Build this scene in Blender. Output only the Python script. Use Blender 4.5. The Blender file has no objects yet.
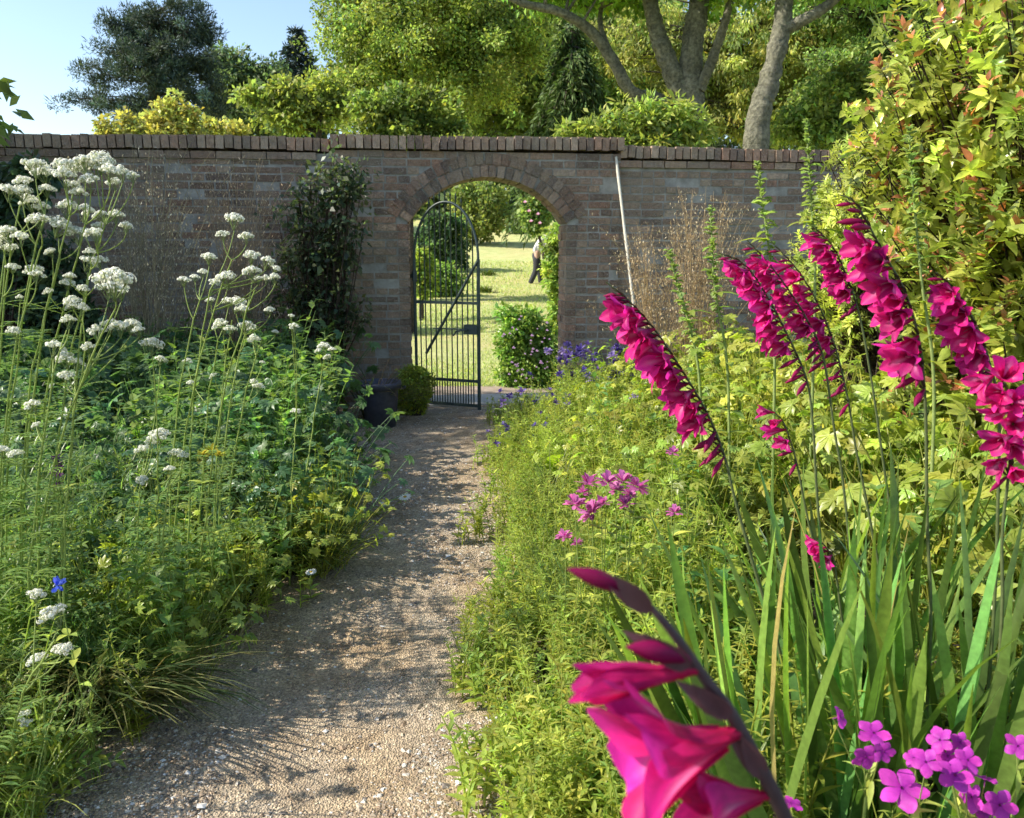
import bpy, bmesh, math, random
import numpy as np
from mathutils import Vector, Matrix
random.seed(7)
R = np.random.default_rng(11)
rad = math.radians
scene = bpy.context.scene
COL = scene.collection

# ------------------------------------------------------------------ camera
CAMZ, PITCH, FPX = 1.5, rad(10.9), 800.0
cd = bpy.data.cameras.new('camera'); cam = bpy.data.objects.new('camera', cd); COL.objects.link(cam)
cam.location = (0, 0, CAMZ); cam.rotation_euler = (math.pi/2 - PITCH, 0, 0)
cd.sensor_width = 36; cd.lens = 36*FPX/1024; cd.clip_end = 1500; cd.clip_start = 0.05
cd.dof.use_dof = True; cd.dof.focus_distance = 3.4; cd.dof.aperture_fstop = 7.6
scene.camera = cam
CP, SP = math.cos(PITCH), math.sin(PITCH)
def at(px, py, Y):
    xn = (px-512)/FPX; yn = -(py-409)/FPX
    t = Y/(CP+yn*SP)
    return np.array([xn*t, Y, CAMZ + t*(-SP+yn*CP)])
def ground(px, py):
    xn = (px-512)/FPX; yn = -(py-409)/FPX
    t = CAMZ/(SP-yn*CP)
    return np.array([xn*t, t*(CP+yn*SP), 0.0])

# ------------------------------------------------------------------ light
SUN_AZ, SUN_EL = rad(98), rad(40)      # azimuth measured to the left of +Y
sdir = Vector((-math.sin(SUN_AZ)*math.cos(SUN_EL), math.cos(SUN_AZ)*math.cos(SUN_EL), math.sin(SUN_EL)))
ld = bpy.data.lights.new('sun', 'SUN'); ld.energy = 5.0; ld.angle = rad(0.53); ld.color = (1.0, 0.93, 0.80)
sun = bpy.data.objects.new('sun', ld); COL.objects.link(sun); sun.rotation_euler = sdir.to_track_quat('Z', 'Y').to_euler()
w = bpy.data.worlds.new('World'); scene.world = w; w.use_nodes = True
nt = w.node_tree; bg = nt.nodes['Background']
sky = nt.nodes.new('ShaderNodeTexSky'); sky.sky_type = 'NISHITA'; sky.sun_disc = False
sky.sun_elevation = SUN_EL; sky.sun_rotation = -SUN_AZ; sky.air_density = 1.0; sky.dust_density = 0.8; sky.ozone_density = 1.0
nt.links.new(sky.outputs[0], bg.inputs[0]); bg.inputs[1].default_value = 0.15
scene.view_settings.view_transform = 'Standard'; scene.view_settings.look = 'None'; scene.view_settings.exposure = 0
cy = scene.cycles
cy.max_bounces = 6; cy.diffuse_bounces = 4; cy.transmission_bounces = 4; cy.glossy_bounces = 2; cy.transparent_max_bounces = 4
cy.use_denoising = True; cy.use_adaptive_sampling = True; cy.adaptive_threshold = 0.03
cy.caustics_reflective = False; cy.caustics_refractive = False
cy.sample_clamp_indirect = 6
cy.film_exposure = 1.7        # the phone's own (lifted) exposure of this back-lit view

# ------------------------------------------------------------------ materials
def newmat(name):
    m = bpy.data.materials.new(name); m.use_nodes = True
    return m, m.node_tree, m.node_tree.nodes['Principled BSDF'], m.node_tree.nodes['Material Output']
def mixcol(nt, a, b, fac, mode='MIX'):
    n = nt.nodes.new('ShaderNodeMix'); n.data_type = 'RGBA'; n.blend_type = mode; n.clamp_factor = True
    for sock, v in ((n.inputs[0], fac), (n.inputs[6], a), (n.inputs[7], b)):
        if hasattr(v, 'is_output'): nt.links.new(v, sock)
        else: sock.default_value = v if not isinstance(v, tuple) else (*v, 1)
    return n.outputs[2]
def noise(nt, scale, detail=4, rough=0.6, vec=None):
    n = nt.nodes.new('ShaderNodeTexNoise'); n.inputs['Scale'].default_value = scale
    n.inputs['Detail'].default_value = detail; n.inputs['Roughness'].default_value = rough
    if vec is None:
        tc = nt.nodes.new('ShaderNodeTexCoord'); vec = tc.outputs['Object']
    nt.links.new(vec, n.inputs['Vector'])
    return n.outputs['Fac']
def ramp(nt, fac, stops):
    r = nt.nodes.new('ShaderNodeValToRGB'); nt.links.new(fac, r.inputs[0])
    e = r.color_ramp.elements
    while len(e) < len(stops): e.new(0.5)
    for k, (p, c) in enumerate(stops): e[k].position = p; e[k].color = (*c, 1) if len(c) == 3 else c
    return r.outputs[0]
def bump(nt, h, strength, dist, bsdf):
    b = nt.nodes.new('ShaderNodeBump'); b.inputs['Strength'].default_value = strength; b.inputs['Distance'].default_value = dist
    nt.links.new(h, b.inputs['Height']); nt.links.new(b.outputs[0], bsdf.inputs['Normal'])
def attr(nt):
    a = nt.nodes.new('ShaderNodeAttribute'); a.attribute_name = 'col'; return a.outputs['Color']
def leafmat(name, rough=0.45, trans=0.4, spec=0.4, tint=(1.25, 1.4, 0.7), nscale=60):
    m, nt, b, out = newmat(name)
    c = attr(nt)
    f = noise(nt, nscale, 2)
    v = ramp(nt, f, [(0.25, (0.75, 0.75, 0.75)), (0.75, (1.2, 1.2, 1.2))])
    c2 = mixcol(nt, c, v, 1.0, 'MULTIPLY')
    nt.links.new(c2, b.inputs['Base Color']); b.inputs['Roughness'].default_value = rough
    b.inputs['Specular IOR Level'].default_value = spec
    if trans > 0:
        t = nt.nodes.new('ShaderNodeBsdfTranslucent'); ct = mixcol(nt, c2, tint, 1.0, 'MULTIPLY')
        ct.node.clamp_result = False
        nt.links.new(ct, t.inputs[0])
        mx = nt.nodes.new('ShaderNodeMixShader'); mx.inputs[0].default_value = trans
        nt.links.new(b.outputs[0], mx.inputs[1]); nt.links.new(t.outputs[0], mx.inputs[2]); nt.links.new(mx.outputs[0], out.inputs[0])
    return m
M_LEAF = leafmat('leaf', 0.36, 0.5, 0.5)
M_GLOSS = leafmat('glossy_leaf', 0.28, 0.4, 0.6)
M_TREE = leafmat('tree_leaf', 0.5, 0.5, 0.3, nscale=2)
M_NEEDLE = leafmat('conifer_needle', 0.6, 0.2, 0.25, nscale=2)
M_PETAL = leafmat('petal', 0.5, 0.45, 0.25, (1.25, 0.9, 1.3), nscale=120)
M_WHITE = leafmat('white_floret', 0.6, 0.35, 0.2, (1.1, 1.1, 0.95), nscale=150)
M_STEM = leafmat('plant_stem', 0.5, 0.25, 0.3)
M_DRY = leafmat('dry_grass', 0.5, 0.5, 0.3, (1.2, 1.05, 0.8))
def barkmat(name, a, b_, scale=6):
    m, nt, b, out = newmat(name)
    f = noise(nt, scale, 8, 0.7); g = noise(nt, scale*5, 4)
    c = ramp(nt, f, [(0.3, a), (0.7, b_)])
    c = mixcol(nt, c, ramp(nt, g, [(0.35, (0.4, 0.4, 0.36)), (0.65, (1.3, 1.3, 1.2))]), 0.9, 'MULTIPLY')
    nt.links.new(c, b.inputs['Base Color']); b.inputs['Roughness'].default_value = 0.9
    bump(nt, f, 1.0, 0.12, b)
    return m
M_BARK = barkmat('grey_bark', (0.10, 0.098, 0.07), (0.26, 0.245, 0.19), 3.5)
M_BARKD = barkmat('dark_bark', (0.05, 0.04, 0.03), (0.13, 0.10, 0.08))
M_TWIG = barkmat('twig_bark', (0.08, 0.05, 0.035), (0.18, 0.12, 0.08), 40)
def brickmat():
    m, nt, b, out = newmat('weathered_brick')
    c = attr(nt); tc = nt.nodes.new('ShaderNodeTexCoord')
    f = noise(nt, 30, 6, 0.7); big = noise(nt, 1.3, 5, 0.65); fine = noise(nt, 75, 6, 0.7)
    c = mixcol(nt, c, ramp(nt, f, [(0.3, (0.6, 0.58, 0.56)), (0.7, (1.35, 1.3, 1.25))]), 1.0, 'MULTIPLY'); c.node.clamp_result = False
    c = mixcol(nt, c, (0.31, 0.255, 0.18), ramp(nt, big, [(0.40, (0, 0, 0)), (0.68, (0.75, 0.75, 0.75))]))
    lich = ramp(nt, fine, [(0.54, (0, 0, 0)), (0.68, (0.65, 0.65, 0.65))])
    c = mixcol(nt, c, (0.40, 0.375, 0.32), lich)
    nt.links.new(c, b.inputs['Base Color']); b.inputs['Roughness'].default_value = 0.92
    bump(nt, f, 1.0, 0.02, b)
    return m
M_BRICK = brickmat()
def simple(name, c1, c2, scale, rough=0.9, bs=0.5, bd=0.01, metal=0.0, detail=6):
    m, nt, b, out = newmat(name)
    f = noise(nt, scale, detail, 0.65)
    nt.links.new(ramp(nt, f, [(0.3, c1), (0.7, c2)]), b.inputs['Base Color'])
    b.inputs['Roughness'].default_value = rough; b.inputs['Metallic'].default_value = metal
    if bs: bump(nt, f, bs, bd, b)
    return m
M_MORTAR = simple('lime_mortar', (0.20, 0.185, 0.16), (0.42, 0.395, 0.35), 9, 0.95, 0.6, 0.01)
M_IRON = simple('dark_green_iron', (0.022, 0.036, 0.033), (0.05, 0.075, 0.068), 40, 0.45, 0.2, 0.002)
M_STONE = simple('threshold_stone', (0.35, 0.33, 0.29), (0.5, 0.47, 0.42), 14, 0.85, 0.4)
M_POLE = simple('bleached_cane', (0.5, 0.46, 0.36), (0.66, 0.62, 0.52), 30, 0.7, 0.2, 0.002)
M_TUB = simple('blue_grey_tub', (0.030, 0.032, 0.048), (0.07, 0.072, 0.10), 18, 0.5, 0.15, 0.003)
M_SOIL = simple('dark_soil', (0.018, 0.013, 0.009), (0.06, 0.045, 0.03), 22, 0.95, 0.9, 0.03)
M_SHIRT = simple('pale_shirt_cloth', (0.42, 0.42, 0.44), (0.62, 0.62, 0.62), 30, 0.9, 0.4, 0.01)
M_TROUSER = simple('dark_trouser_cloth', (0.02, 0.022, 0.03), (0.05, 0.05, 0.06), 30, 0.9, 0.4, 0.01)
M_SKIN = simple('skin', (0.42, 0.25, 0.18), (0.5, 0.31, 0.23), 30, 0.55, 0.1, 0.002)
M_HAIR = simple('grey_hair', (0.15, 0.14, 0.13), (0.3, 0.29, 0.28), 60, 0.7, 0.4, 0.005)
M_SHOE = simple('dark_shoe_leather', (0.015, 0.012, 0.01), (0.04, 0.03, 0.025), 30, 0.5, 0.2, 0.003)
def pathmat():
    m, nt, b, out = newmat('gravel_path')
    big = noise(nt, 1.6, 5, 0.6); mid = noise(nt, 9, 5, 0.7)
    vo = nt.nodes.new('ShaderNodeTexVoronoi'); vo.inputs['Scale'].default_value = 150; tc = nt.nodes.new('ShaderNodeTexCoord'); nt.links.new(tc.outputs['Object'], vo.inputs['Vector'])
    base = ramp(nt, mid, [(0.3, (0.20, 0.135, 0.075)), (0.7, (0.48, 0.365, 0.23))])
    grey = ramp(nt, mid, [(0.3, (0.26, 0.205, 0.145)), (0.7, (0.46, 0.38, 0.28))])
    c = mixcol(nt, base, grey, ramp(nt, big, [(0.40, (0, 0, 0)), (0.58, (1, 1, 1))]))
    stone = ramp(nt, vo.outputs['Color'], [(0.2, (0.5, 0.48, 0.46)), (0.7, (1.3, 1.28, 1.24)), (0.95, (2.0, 2.0, 1.9))])
    c = mixcol(nt, c, stone, 0.75, 'MULTIPLY'); c.node.clamp_result = False
    nt.links.new(c, b.inputs['Base Color']); b.inputs['Roughness'].default_value = 0.9
    bump(nt, vo.outputs['Distance'], 0.7, 0.01, b)
    return m
M_PATH = pathmat()
def lawnmat():
    m, nt, b, out = newmat('mown_lawn')
    big = noise(nt, 0.5, 4); mid = noise(nt, 3, 5); fine = noise(nt, 50, 4, 0.8)
    c = ramp(nt, mid, [(0.3, (0.37, 0.42, 0.14)), (0.7, (0.56, 0.56, 0.26))])
    c = mixcol(nt, c, (0.56, 0.48, 0.22), ramp(nt, big, [(0.45, (0, 0, 0)), (0.65, (0.7, 0.7, 0.7))]))
    c = mixcol(nt, c, ramp(nt, fine, [(0.3, (0.8, 0.8, 0.75)), (0.7, (1.15, 1.15, 1.15))]), 1.0, 'MULTIPLY'); c.node.clamp_result = False
    nt.links.new(c, b.inputs['Base Color']); b.inputs['Roughness'].default_value = 0.95
    bump(nt, fine, 0.8, 0.03, b)
    return m
M_LAWN = lawnmat()
M_FIELD = simple('rough_field_grass', (0.05, 0.075, 0.02), (0.10, 0.13, 0.04), 0.8, 0.95, 0.4, 0.1)
def stonemat():
    m, nt, b, out = newmat('gravel_stone')
    nt.links.new(attr(nt), b.inputs['Base Color']); b.inputs['Roughness'].default_value = 0.6
    return m
M_PEB = stonemat()

# ------------------------------------------------------------------ mesh builder
def unit(a):
    return a/np.maximum(np.linalg.norm(a, axis=-1, keepdims=True), 1e-9)
def A(v, n):
    v = np.asarray(v, float)
    return np.broadcast_to(v, (n,)).astype(float) if v.ndim == 0 else v
def C3(c, n):
    c = np.asarray(c, float)
    return np.broadcast_to(c, (n, 3)).astype(float) if c.ndim == 1 else c
class G:
    def __init__(s): s.V = []; s.Q = []; s.T = []; s.C = []; s.n = 0
    def add(s, V, Q=None, T=None, C=(0.5, 0.5, 0.5)):
        V = np.asarray(V, float).reshape(-1, 3)
        s.V.append(V); s.C.append(C3(C, len(V)))
        if Q is not None and len(Q): s.Q.append(np.asarray(Q, np.int64).reshape(-1, 4)+s.n)
        if T is not None and len(T): s.T.append(np.asarray(T, np.int64).reshape(-1, 3)+s.n)
        s.n += len(V)
    def arr(s):
        return (np.concatenate(s.V) if s.V else np.zeros((0, 3)), np.concatenate(s.Q) if s.Q else np.zeros((0, 4), np.int64),
                np.concatenate(s.T) if s.T else np.zeros((0, 3), np.int64), np.concatenate(s.C) if s.C else np.zeros((0, 3)))
    def put(s, a, pos, rz=0.0, sc=1.0, tint=(1, 1, 1), mat=None):
        V, Q, T, C = a
        if mat is None:
            c_, s_ = math.cos(rz), math.sin(rz)
            mat = np.array([[c_, -s_, 0], [s_, c_, 0], [0, 0, 1]])
        s.add((V*sc)@mat.T+np.asarray(pos), Q, T, C*np.asarray(tint))
    def blades(s, P, D, U, L, W, prof, droop=0.0, fold=0.0, col=(0.1, 0.2, 0.05), tip=None):
        P = np.asarray(P, float).reshape(-1, 3); n = len(P)
        if n == 0: return
        D = unit(np.asarray(D, float).reshape(-1, 3)); U = np.asarray(U, float)
        U = np.broadcast_to(U, (n, 3)) if U.ndim == 1 else U
        L = A(L, n); W = A(W, n); droop = A(droop, n); prof = np.asarray(prof, float); k = len(prof)
        N = U-(U*D).sum(1, keepdims=True)*D
        bad = np.linalg.norm(N, axis=1) < 1e-3
        if bad.any(): N[bad] = np.cross(D[bad], np.array([1.0, 0.3, 0.2]))
        N = unit(N); S = np.cross(D, N)
        st = np.linspace(0, 1, k); th = droop[:, None]*st[None]
        c_, s_ = np.cos(th)[..., None], np.sin(th)[..., None]
        T = c_*D[:, None]-s_*N[:, None]; Nn = s_*D[:, None]+c_*N[:, None]
        step = (T[:, 1:]+T[:, :-1])/2*(L/(k-1))[:, None, None]
        pos = np.concatenate([P[:, None], P[:, None]+np.cumsum(step, 1)], 1)
        wv = (W[:, None]*prof[None])[..., None]/2
        lift = Nn*fold*wv if fold else 0
        a = pos-S[:, None]*wv+lift; b = pos+S[:, None]*wv+lift
        rows = [a, pos, b] if fold else [a, b]
        m = len(rows)
        V = np.stack(rows, 2)                       # n,k,m,3
        col = C3(col, n)
        cc = np.broadcast_to(col[:, None, None], V.shape) if tip is None else (col[:, None, None]*(1-st)[None, :, None, None]+C3(tip, n)[:, None, None]*st[None, :, None, None])+np.zeros(V.shape)
        i = np.arange(n)[:, None, None]*k*m+np.arange(k-1)[None, :, None]*m+np.arange(m-1)[None, None]
        Q = np.stack([i, i+1, i+m+1, i+m], -1)
        s.add(V, Q, None, cc.reshape(-1, 3))
    def rhombs(s, P, D, U, L, W, fold=0.25, col=(0.1, 0.2, 0.05)):
        P = np.asarray(P, float); n = len(P); D = unit(D); L = A(L, n)[:, None]; W = A(W, n)[:, None]
        N = unit(U-(U*D).sum(1, keepdims=True)*D+1e-6); S = np.cross(D, N)
        m = P+D*L*0.45
        V = np.stack([P, m+S*W/2+N*W*fold, P+D*L, m-S*W/2+N*W*fold], 1)
        i = np.arange(n)[:, None]*4
        s.add(V, i+np.arange(4)[None], None, np.repeat(C3(col, n), 4, 0))
    def tubes(s, paths, rads, sides=5, col=(0.1, 0.15, 0.05), cap=True):
        paths = np.asarray(paths, float)
        if paths.ndim == 2: paths = paths[None]
        n, k, _ = paths.shape
        rads = np.asarray(rads, float)
        rads = np.broadcast_to(rads, (n, k)) if rads.ndim < 2 else rads
        T = unit(np.gradient(paths, axis=1))
        ref = np.broadcast_to(np.array([0.31, 0.17, 0.05]), T.shape).copy()
        m0 = unit((paths[:, -1]-paths[:, 0]))
        flat = np.abs(m0@unit(np.array([0.31, 0.17, 0.05]))) > 0.8
        ref[flat] = np.array([0.1, -0.2, 1.0])
        X = unit(np.cross(T, ref)); Yv = np.cross(T, X)
        a = np.linspace(0, 2*np.pi, sides, endpoint=False)
        V = paths[:, :, None]+(X[:, :, None]*np.cos(a)[None, None, :, None]+Yv[:, :, None]*np.sin(a)[None, None, :, None])*rads[:, :, None, None]
        i = np.arange(n)[:, None, None]*k*sides+np.arange(k-1)[None, :, None]*sides
        j = np.arange(sides)[None, None]; j2 = (j+1) % sides
        Q = np.stack([i+j, i+j2, i+sides+j2, i+sides+j], -1)
        s.add(V, Q, None, np.repeat(C3(col, n), k*sides, 0))
    def boxes(s, ctr, half, col, mats=None):
        ctr = np.asarray(ctr, float).reshape(-1, 3); half = np.asarray(half, float).reshape(-1, 3); n = len(ctr)
        sg = np.array([[-1, -1, -1], [1, -1, -1], [1, 1, -1], [-1, 1, -1], [-1, -1, 1], [1, -1, 1], [1, 1, 1], [-1, 1, 1]], float)
        L = sg[None]*half[:, None]
        if mats is not None: L = np.einsum('nij,nkj->nki', mats, L)
        V = ctr[:, None]+L
        f = np.array([[0, 3, 2, 1], [4, 5, 6, 7], [0, 1, 5, 4], [1, 2, 6, 5], [2, 3, 7, 6], [3, 0, 4, 7]])
        s.add(V, np.arange(n)[:, None, None]*8+f[None], None, np.repeat(C3(col, n), 8, 0))
    def petals(s, rng, P, D, U, L, W, prof, droop, cup, ruf, c0, c1, streak=None, k=14, m=9):
        D = unit(np.asarray(D, float)); n = len(D); P = np.broadcast_to(np.asarray(P, float), (n, 3)); U = np.broadcast_to(np.asarray(U, float), (n, 3))
        L = A(L, n); W = A(W, n); droop = A(droop, n); c0 = C3(c0, n); c1 = C3(c1, n)
        st = np.linspace(0, 1, k); t = np.linspace(-1, 1, m); w_ = np.interp(st, np.linspace(0, 1, len(prof)), prof)
        for q in range(n):
            N = unit(U[q]-(U[q]@D[q])*D[q]); S = np.cross(D[q], N); th = droop[q]*st**1.6
            T = np.cos(th)[:, None]*D[q]-np.sin(th)[:, None]*N; Nn = np.sin(th)[:, None]*D[q]+np.cos(th)[:, None]*N
            c = P[q]+np.concatenate([[[0, 0, 0]], np.cumsum((T[1:]+T[:-1])/2*L[q]/(k-1), 0)])
            hw = (W[q]*w_/2)[:, None]; ph = rng.random()*6.28; tw = rng.normal(0, 0.25)
            wave = ruf*np.sin(ph+7*st[:, None]+2.5*t[None])*(np.abs(t)[None]**1.5)*st[:, None]+0.5*ruf*np.sin(ph*2+15*st[:, None]-3*t[None])*t[None]**2*st[:, None]
            off = hw*(cup*(t**2)[None]*(1-0.5*st[:, None])+wave+tw*t[None]*st[:, None])
            V = c[:, None]+S[None, None]*(hw*t[None])[..., None]+Nn[:, None]*off[..., None]
            f = st[:, None]**0.8; col = c0[q]*(1-f)[..., None]+c1[q]*f[..., None]+0*V
            col = col*(1+0.10*np.cos(t*19)[None]*(1-0.5*st[:, None])+0.06*rng.normal(size=(k, m)))[..., None]
            if streak is not None and q % 2 == 0:
                g_ = (np.exp(-(t/0.16)**2)[None]*np.exp(-((st-0.5)/0.22)**2)[:, None])[..., None]*0.75; col = col*(1-g_)+np.asarray(streak)*g_
            i = np.arange(k-1)[:, None]*m+np.arange(m-1)[None]
            s.add(V, np.stack([i, i+1, i+m+1, i+m], -1), None, np.clip(col, 0, 1).reshape(-1, 3))
    def lathe(s, prof, ctr, sides=24, col=(0.5, 0.5, 0.5)):
        prof = np.asarray(prof, float); k = len(prof); a = np.linspace(0, 2*np.pi, sides, endpoint=False)
        V = np.stack([prof[:, 0, None]*np.cos(a), prof[:, 0, None]*np.sin(a), np.broadcast_to(prof[:, 1, None], (k, sides))], -1)+np.asarray(ctr)
        i = np.arange(k-1)[:, None]*sides; j = np.arange(sides)[None]; j2 = (j+1) % sides
        s.add(V, np.stack([i+j, i+j2, i+sides+j2, i+sides+j], -1), None, col)
    def mesh(s, name, mat, smooth=True):
        V, Q, T, C = s.arr()
        me = bpy.data.meshes.new(name)
        me.vertices.add(len(V)); me.vertices.foreach_set('co', V.astype(np.float32).ravel())
        nl = len(Q)*4+len(T)*3
        me.loops.add(nl); me.loops.foreach_set('vertex_index', np.concatenate([Q.ravel(), T.ravel()]).astype(np.int32))
        me.polygons.add(len(Q)+len(T))
        me.polygons.foreach_set('loop_start', np.concatenate([np.arange(len(Q))*4, len(Q)*4+np.arange(len(T))*3]).astype(np.int32))
        me.update(calc_edges=True)
        me.polygons.foreach_set('use_smooth', np.full(len(Q)+len(T), smooth))
        ca = me.attributes.new('col', 'FLOAT_COLOR', 'POINT')
        ca.data.foreach_set('color', np.concatenate([C, np.ones((len(C), 1))], 1).astype(np.float32).ravel())
        me.materials.append(mat)
        return me
    def obj(s, name, mat, parent=None, smooth=True):
        o = bpy.data.objects.new(name, s.mesh(name, mat, smooth)); COL.objects.link(o)
        if parent is not None: o.parent = parent
        return o
def tag(o, label=None, cat=None, group=None, kind=None):
    if label: o['label'] = label
    if cat: o['category'] = cat
    if group: o['group'] = group
    if kind: o['kind'] = kind
    return o
def empty(name, loc, label, cat, group=None):
    o = bpy.data.objects.new(name, None); COL.objects.link(o); o.location = loc; o.empty_display_size = 0.1
    return tag(o, label, cat, group)
def child(mesh_or_g, name, parent, mat=None, smooth=True):
    """link world-space geometry under an empty (which only translates)"""
    me = mesh_or_g.mesh(name, mat, smooth) if isinstance(mesh_or_g, G) else mesh_or_g
    o = bpy.data.objects.new(name, me); COL.objects.link(o); o.parent = parent
    o.matrix_parent_inverse = Matrix.Translation(-Vector(parent.location))
    return o
def place(me, name, parent, pos, mat3=None, sc=1.0):
    o = bpy.data.objects.new(name, me); COL.objects.link(o); o.parent = parent
    m = Matrix.Identity(4)
    if mat3 is not None: m = Matrix([list(r) for r in mat3]).to_4x4()
    o.matrix_local = Matrix.Translation(Vector(pos)-Vector(parent.location)) @ m @ Matrix.Scale(sc, 4)
    return o
def bez(p0, p1, p2, k=8):
    t = np.linspace(0, 1, k)[:, None]
    return (1-t)**2*np.asarray(p0)+2*t*(1-t)*np.asarray(p1)+t*t*np.asarray(p2)
def spline(pts, k=24):
    pts = np.asarray(pts, float); n = len(pts); t = np.linspace(0, n-1, k); i = np.clip(t.astype(int), 0, n-2); f = (t-i)[:, None]
    p = lambda j: pts[np.clip(j, 0, n-1)]
    a, b, c, d = p(i-1), p(i), p(i+1), p(i+2)
    return 0.5*((2*b)+(-a+c)*f+(2*a-5*b+4*c-d)*f*f+(-a+3*b-3*c+d)*f**3)
def rdir(rng, n): return unit(rng.normal(size=(n, 3)))
UP = np.array([0, 0, 1.0])
LANCE = [0.25, 0.8, 1.0, 0.8, 0.45, 0.04]
OVATE = [0.2, 0.95, 0.9, 0.5, 0.03]
GRASS = [0.8, 1.0, 0.95, 0.8, 0.55, 0.05]
SWORD = [0.75, 0.95, 1.0, 1.0, 0.95, 0.85, 0.6, 0.04]
SHORT = [0.2, 1.0, 0.75, 0.05]
PETAL = [0.3, 0.65, 1.0, 0.95, 0.4]
def vary(rng, c, n, amt=0.25, hue=0.1):
    c = np.asarray(c, float); v = np.exp(rng.normal(0, amt, (n, 1))); h = 1+rng.normal(0, hue, (n, 1))*np.array([[1.0, 0.2, -0.5]])
    return np.clip(c*v*h, 0.002, 0.95)

# ------------------------------------------------------------------ setting: terrain, path, lawn
def hill(Y): 
    d = np.maximum(np.asarray(Y, float)-9.0, 0)
    return np.where(d < 45, 0.015*d+0.0024*d*d, 0.015*45+0.0024*45*45+(d-45)*0.05)
def sheet(name, xs, Ys, zf, mat):
    X, Yv = np.meshgrid(xs, Ys); Z = zf(X, Yv)
    g = G(); nx, ny = len(xs), len(Ys)
    i = (np.arange(ny-1)[:, None]*nx+np.arange(nx-1)[None])
    g.add(np.stack([X, Yv, Z], -1), np.stack([i, i+1, i+nx+1, i+nx], -1))
    return g.obj(name, mat)
ys = np.unique(np.concatenate([np.linspace(-40, 8, 13), np.linspace(8, 60, 53), np.linspace(60, 900, 22)]))
o = sheet('ground', np.linspace(-600, 600, 41), ys, lambda X, Y: hill(Y)-0.012, M_FIELD); tag(o, kind='structure')
YAW = rad(7.0); WC = np.array([0.0, 8.0])
UX = np.array([math.cos(YAW), math.sin(YAW)]); UN = np.array([math.sin(YAW), -math.cos(YAW)])   # along wall, towards camera
def wy(x): return 8.0+x*math.tan(YAW)
def W3(u, n, z):
    """wall coordinates: u along wall, n towards camera, z up"""
    u, n, z = np.broadcast_arrays(np.asarray(u, float), np.asarray(n, float), np.asarray(z, float))
    return np.stack([WC[0]+UX[0]*u+UN[0]*n, WC[1]+UX[1]*u+UN[1]*n, z], -1)
WMAT = np.array([[UX[0], -UN[0], 0], [UX[1], -UN[1], 0], [0, 0, 1.0]])   # local x=u, y=-n, z
def bedz(X, Y):
    e = np.minimum(np.clip((-1.5-X)/0.5, 0, 1)+np.clip((X-0.05)/0.5, 0, 1), 1)
    return 0.05*e+0.015*np.sin(X*7+Y*5)*e
o = sheet('soil', np.linspace(-9, 9, 61), np.linspace(-1.5, 8.6, 51), lambda X, Y: bedz(X, Y)-0.004, M_SOIL); tag(o, kind='structure')
def pl(Y): return np.interp(Y, [0, 1.9, 2.6, 3.3, 4.2, 4.8, 5.5, 6.2, 7.4, 8.2], [-1.4, -1.22, -1.0, -0.78, -0.80, -0.98, -1.28, -1.5, -1.5, -1.2])
def pr(Y): return np.interp(Y, [0, 3, 6, 7.4, 8.2], [0.12, 0.05, 0.08, 0.35, 0.5])
g = G(); Ys = np.linspace(-0.5, 8.05, 90); f = np.linspace(0, 1, 26)
wob = 0.05*np.sin(Ys*5.1)+0.03*np.sin(Ys*11.3+1)
X = (pl(Ys)-0.3+wob)[:, None]+(pr(Ys)-pl(Ys)+0.3)[:, None]*f[None]; Yg = np.broadcast_to(Ys[:, None], X.shape)
Z = 0.016+0.012*np.sin(X*4+Yg*1.3)*np.sin(Yg*2.2)+0.012+R.normal(0, 0.002, X.shape)
i = np.arange(89)[:, None]*26+np.arange(25)[None]
g.add(np.stack([X, Yg, Z], -1), np.stack([i, i+1, i+27, i+26], -1))
o = g.obj('path', M_PATH); tag(o, kind='structure')
# lawn beyond the gate
o = sheet('lawn', np.linspace(-16, 14, 61), np.linspace(8.9, 44, 71), lambda X, Y: hill(Y)+0.02+0.03*np.sin(X*1.3)*np.sin(Y*0.9), M_LAWN); tag(o, kind='structure')
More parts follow.
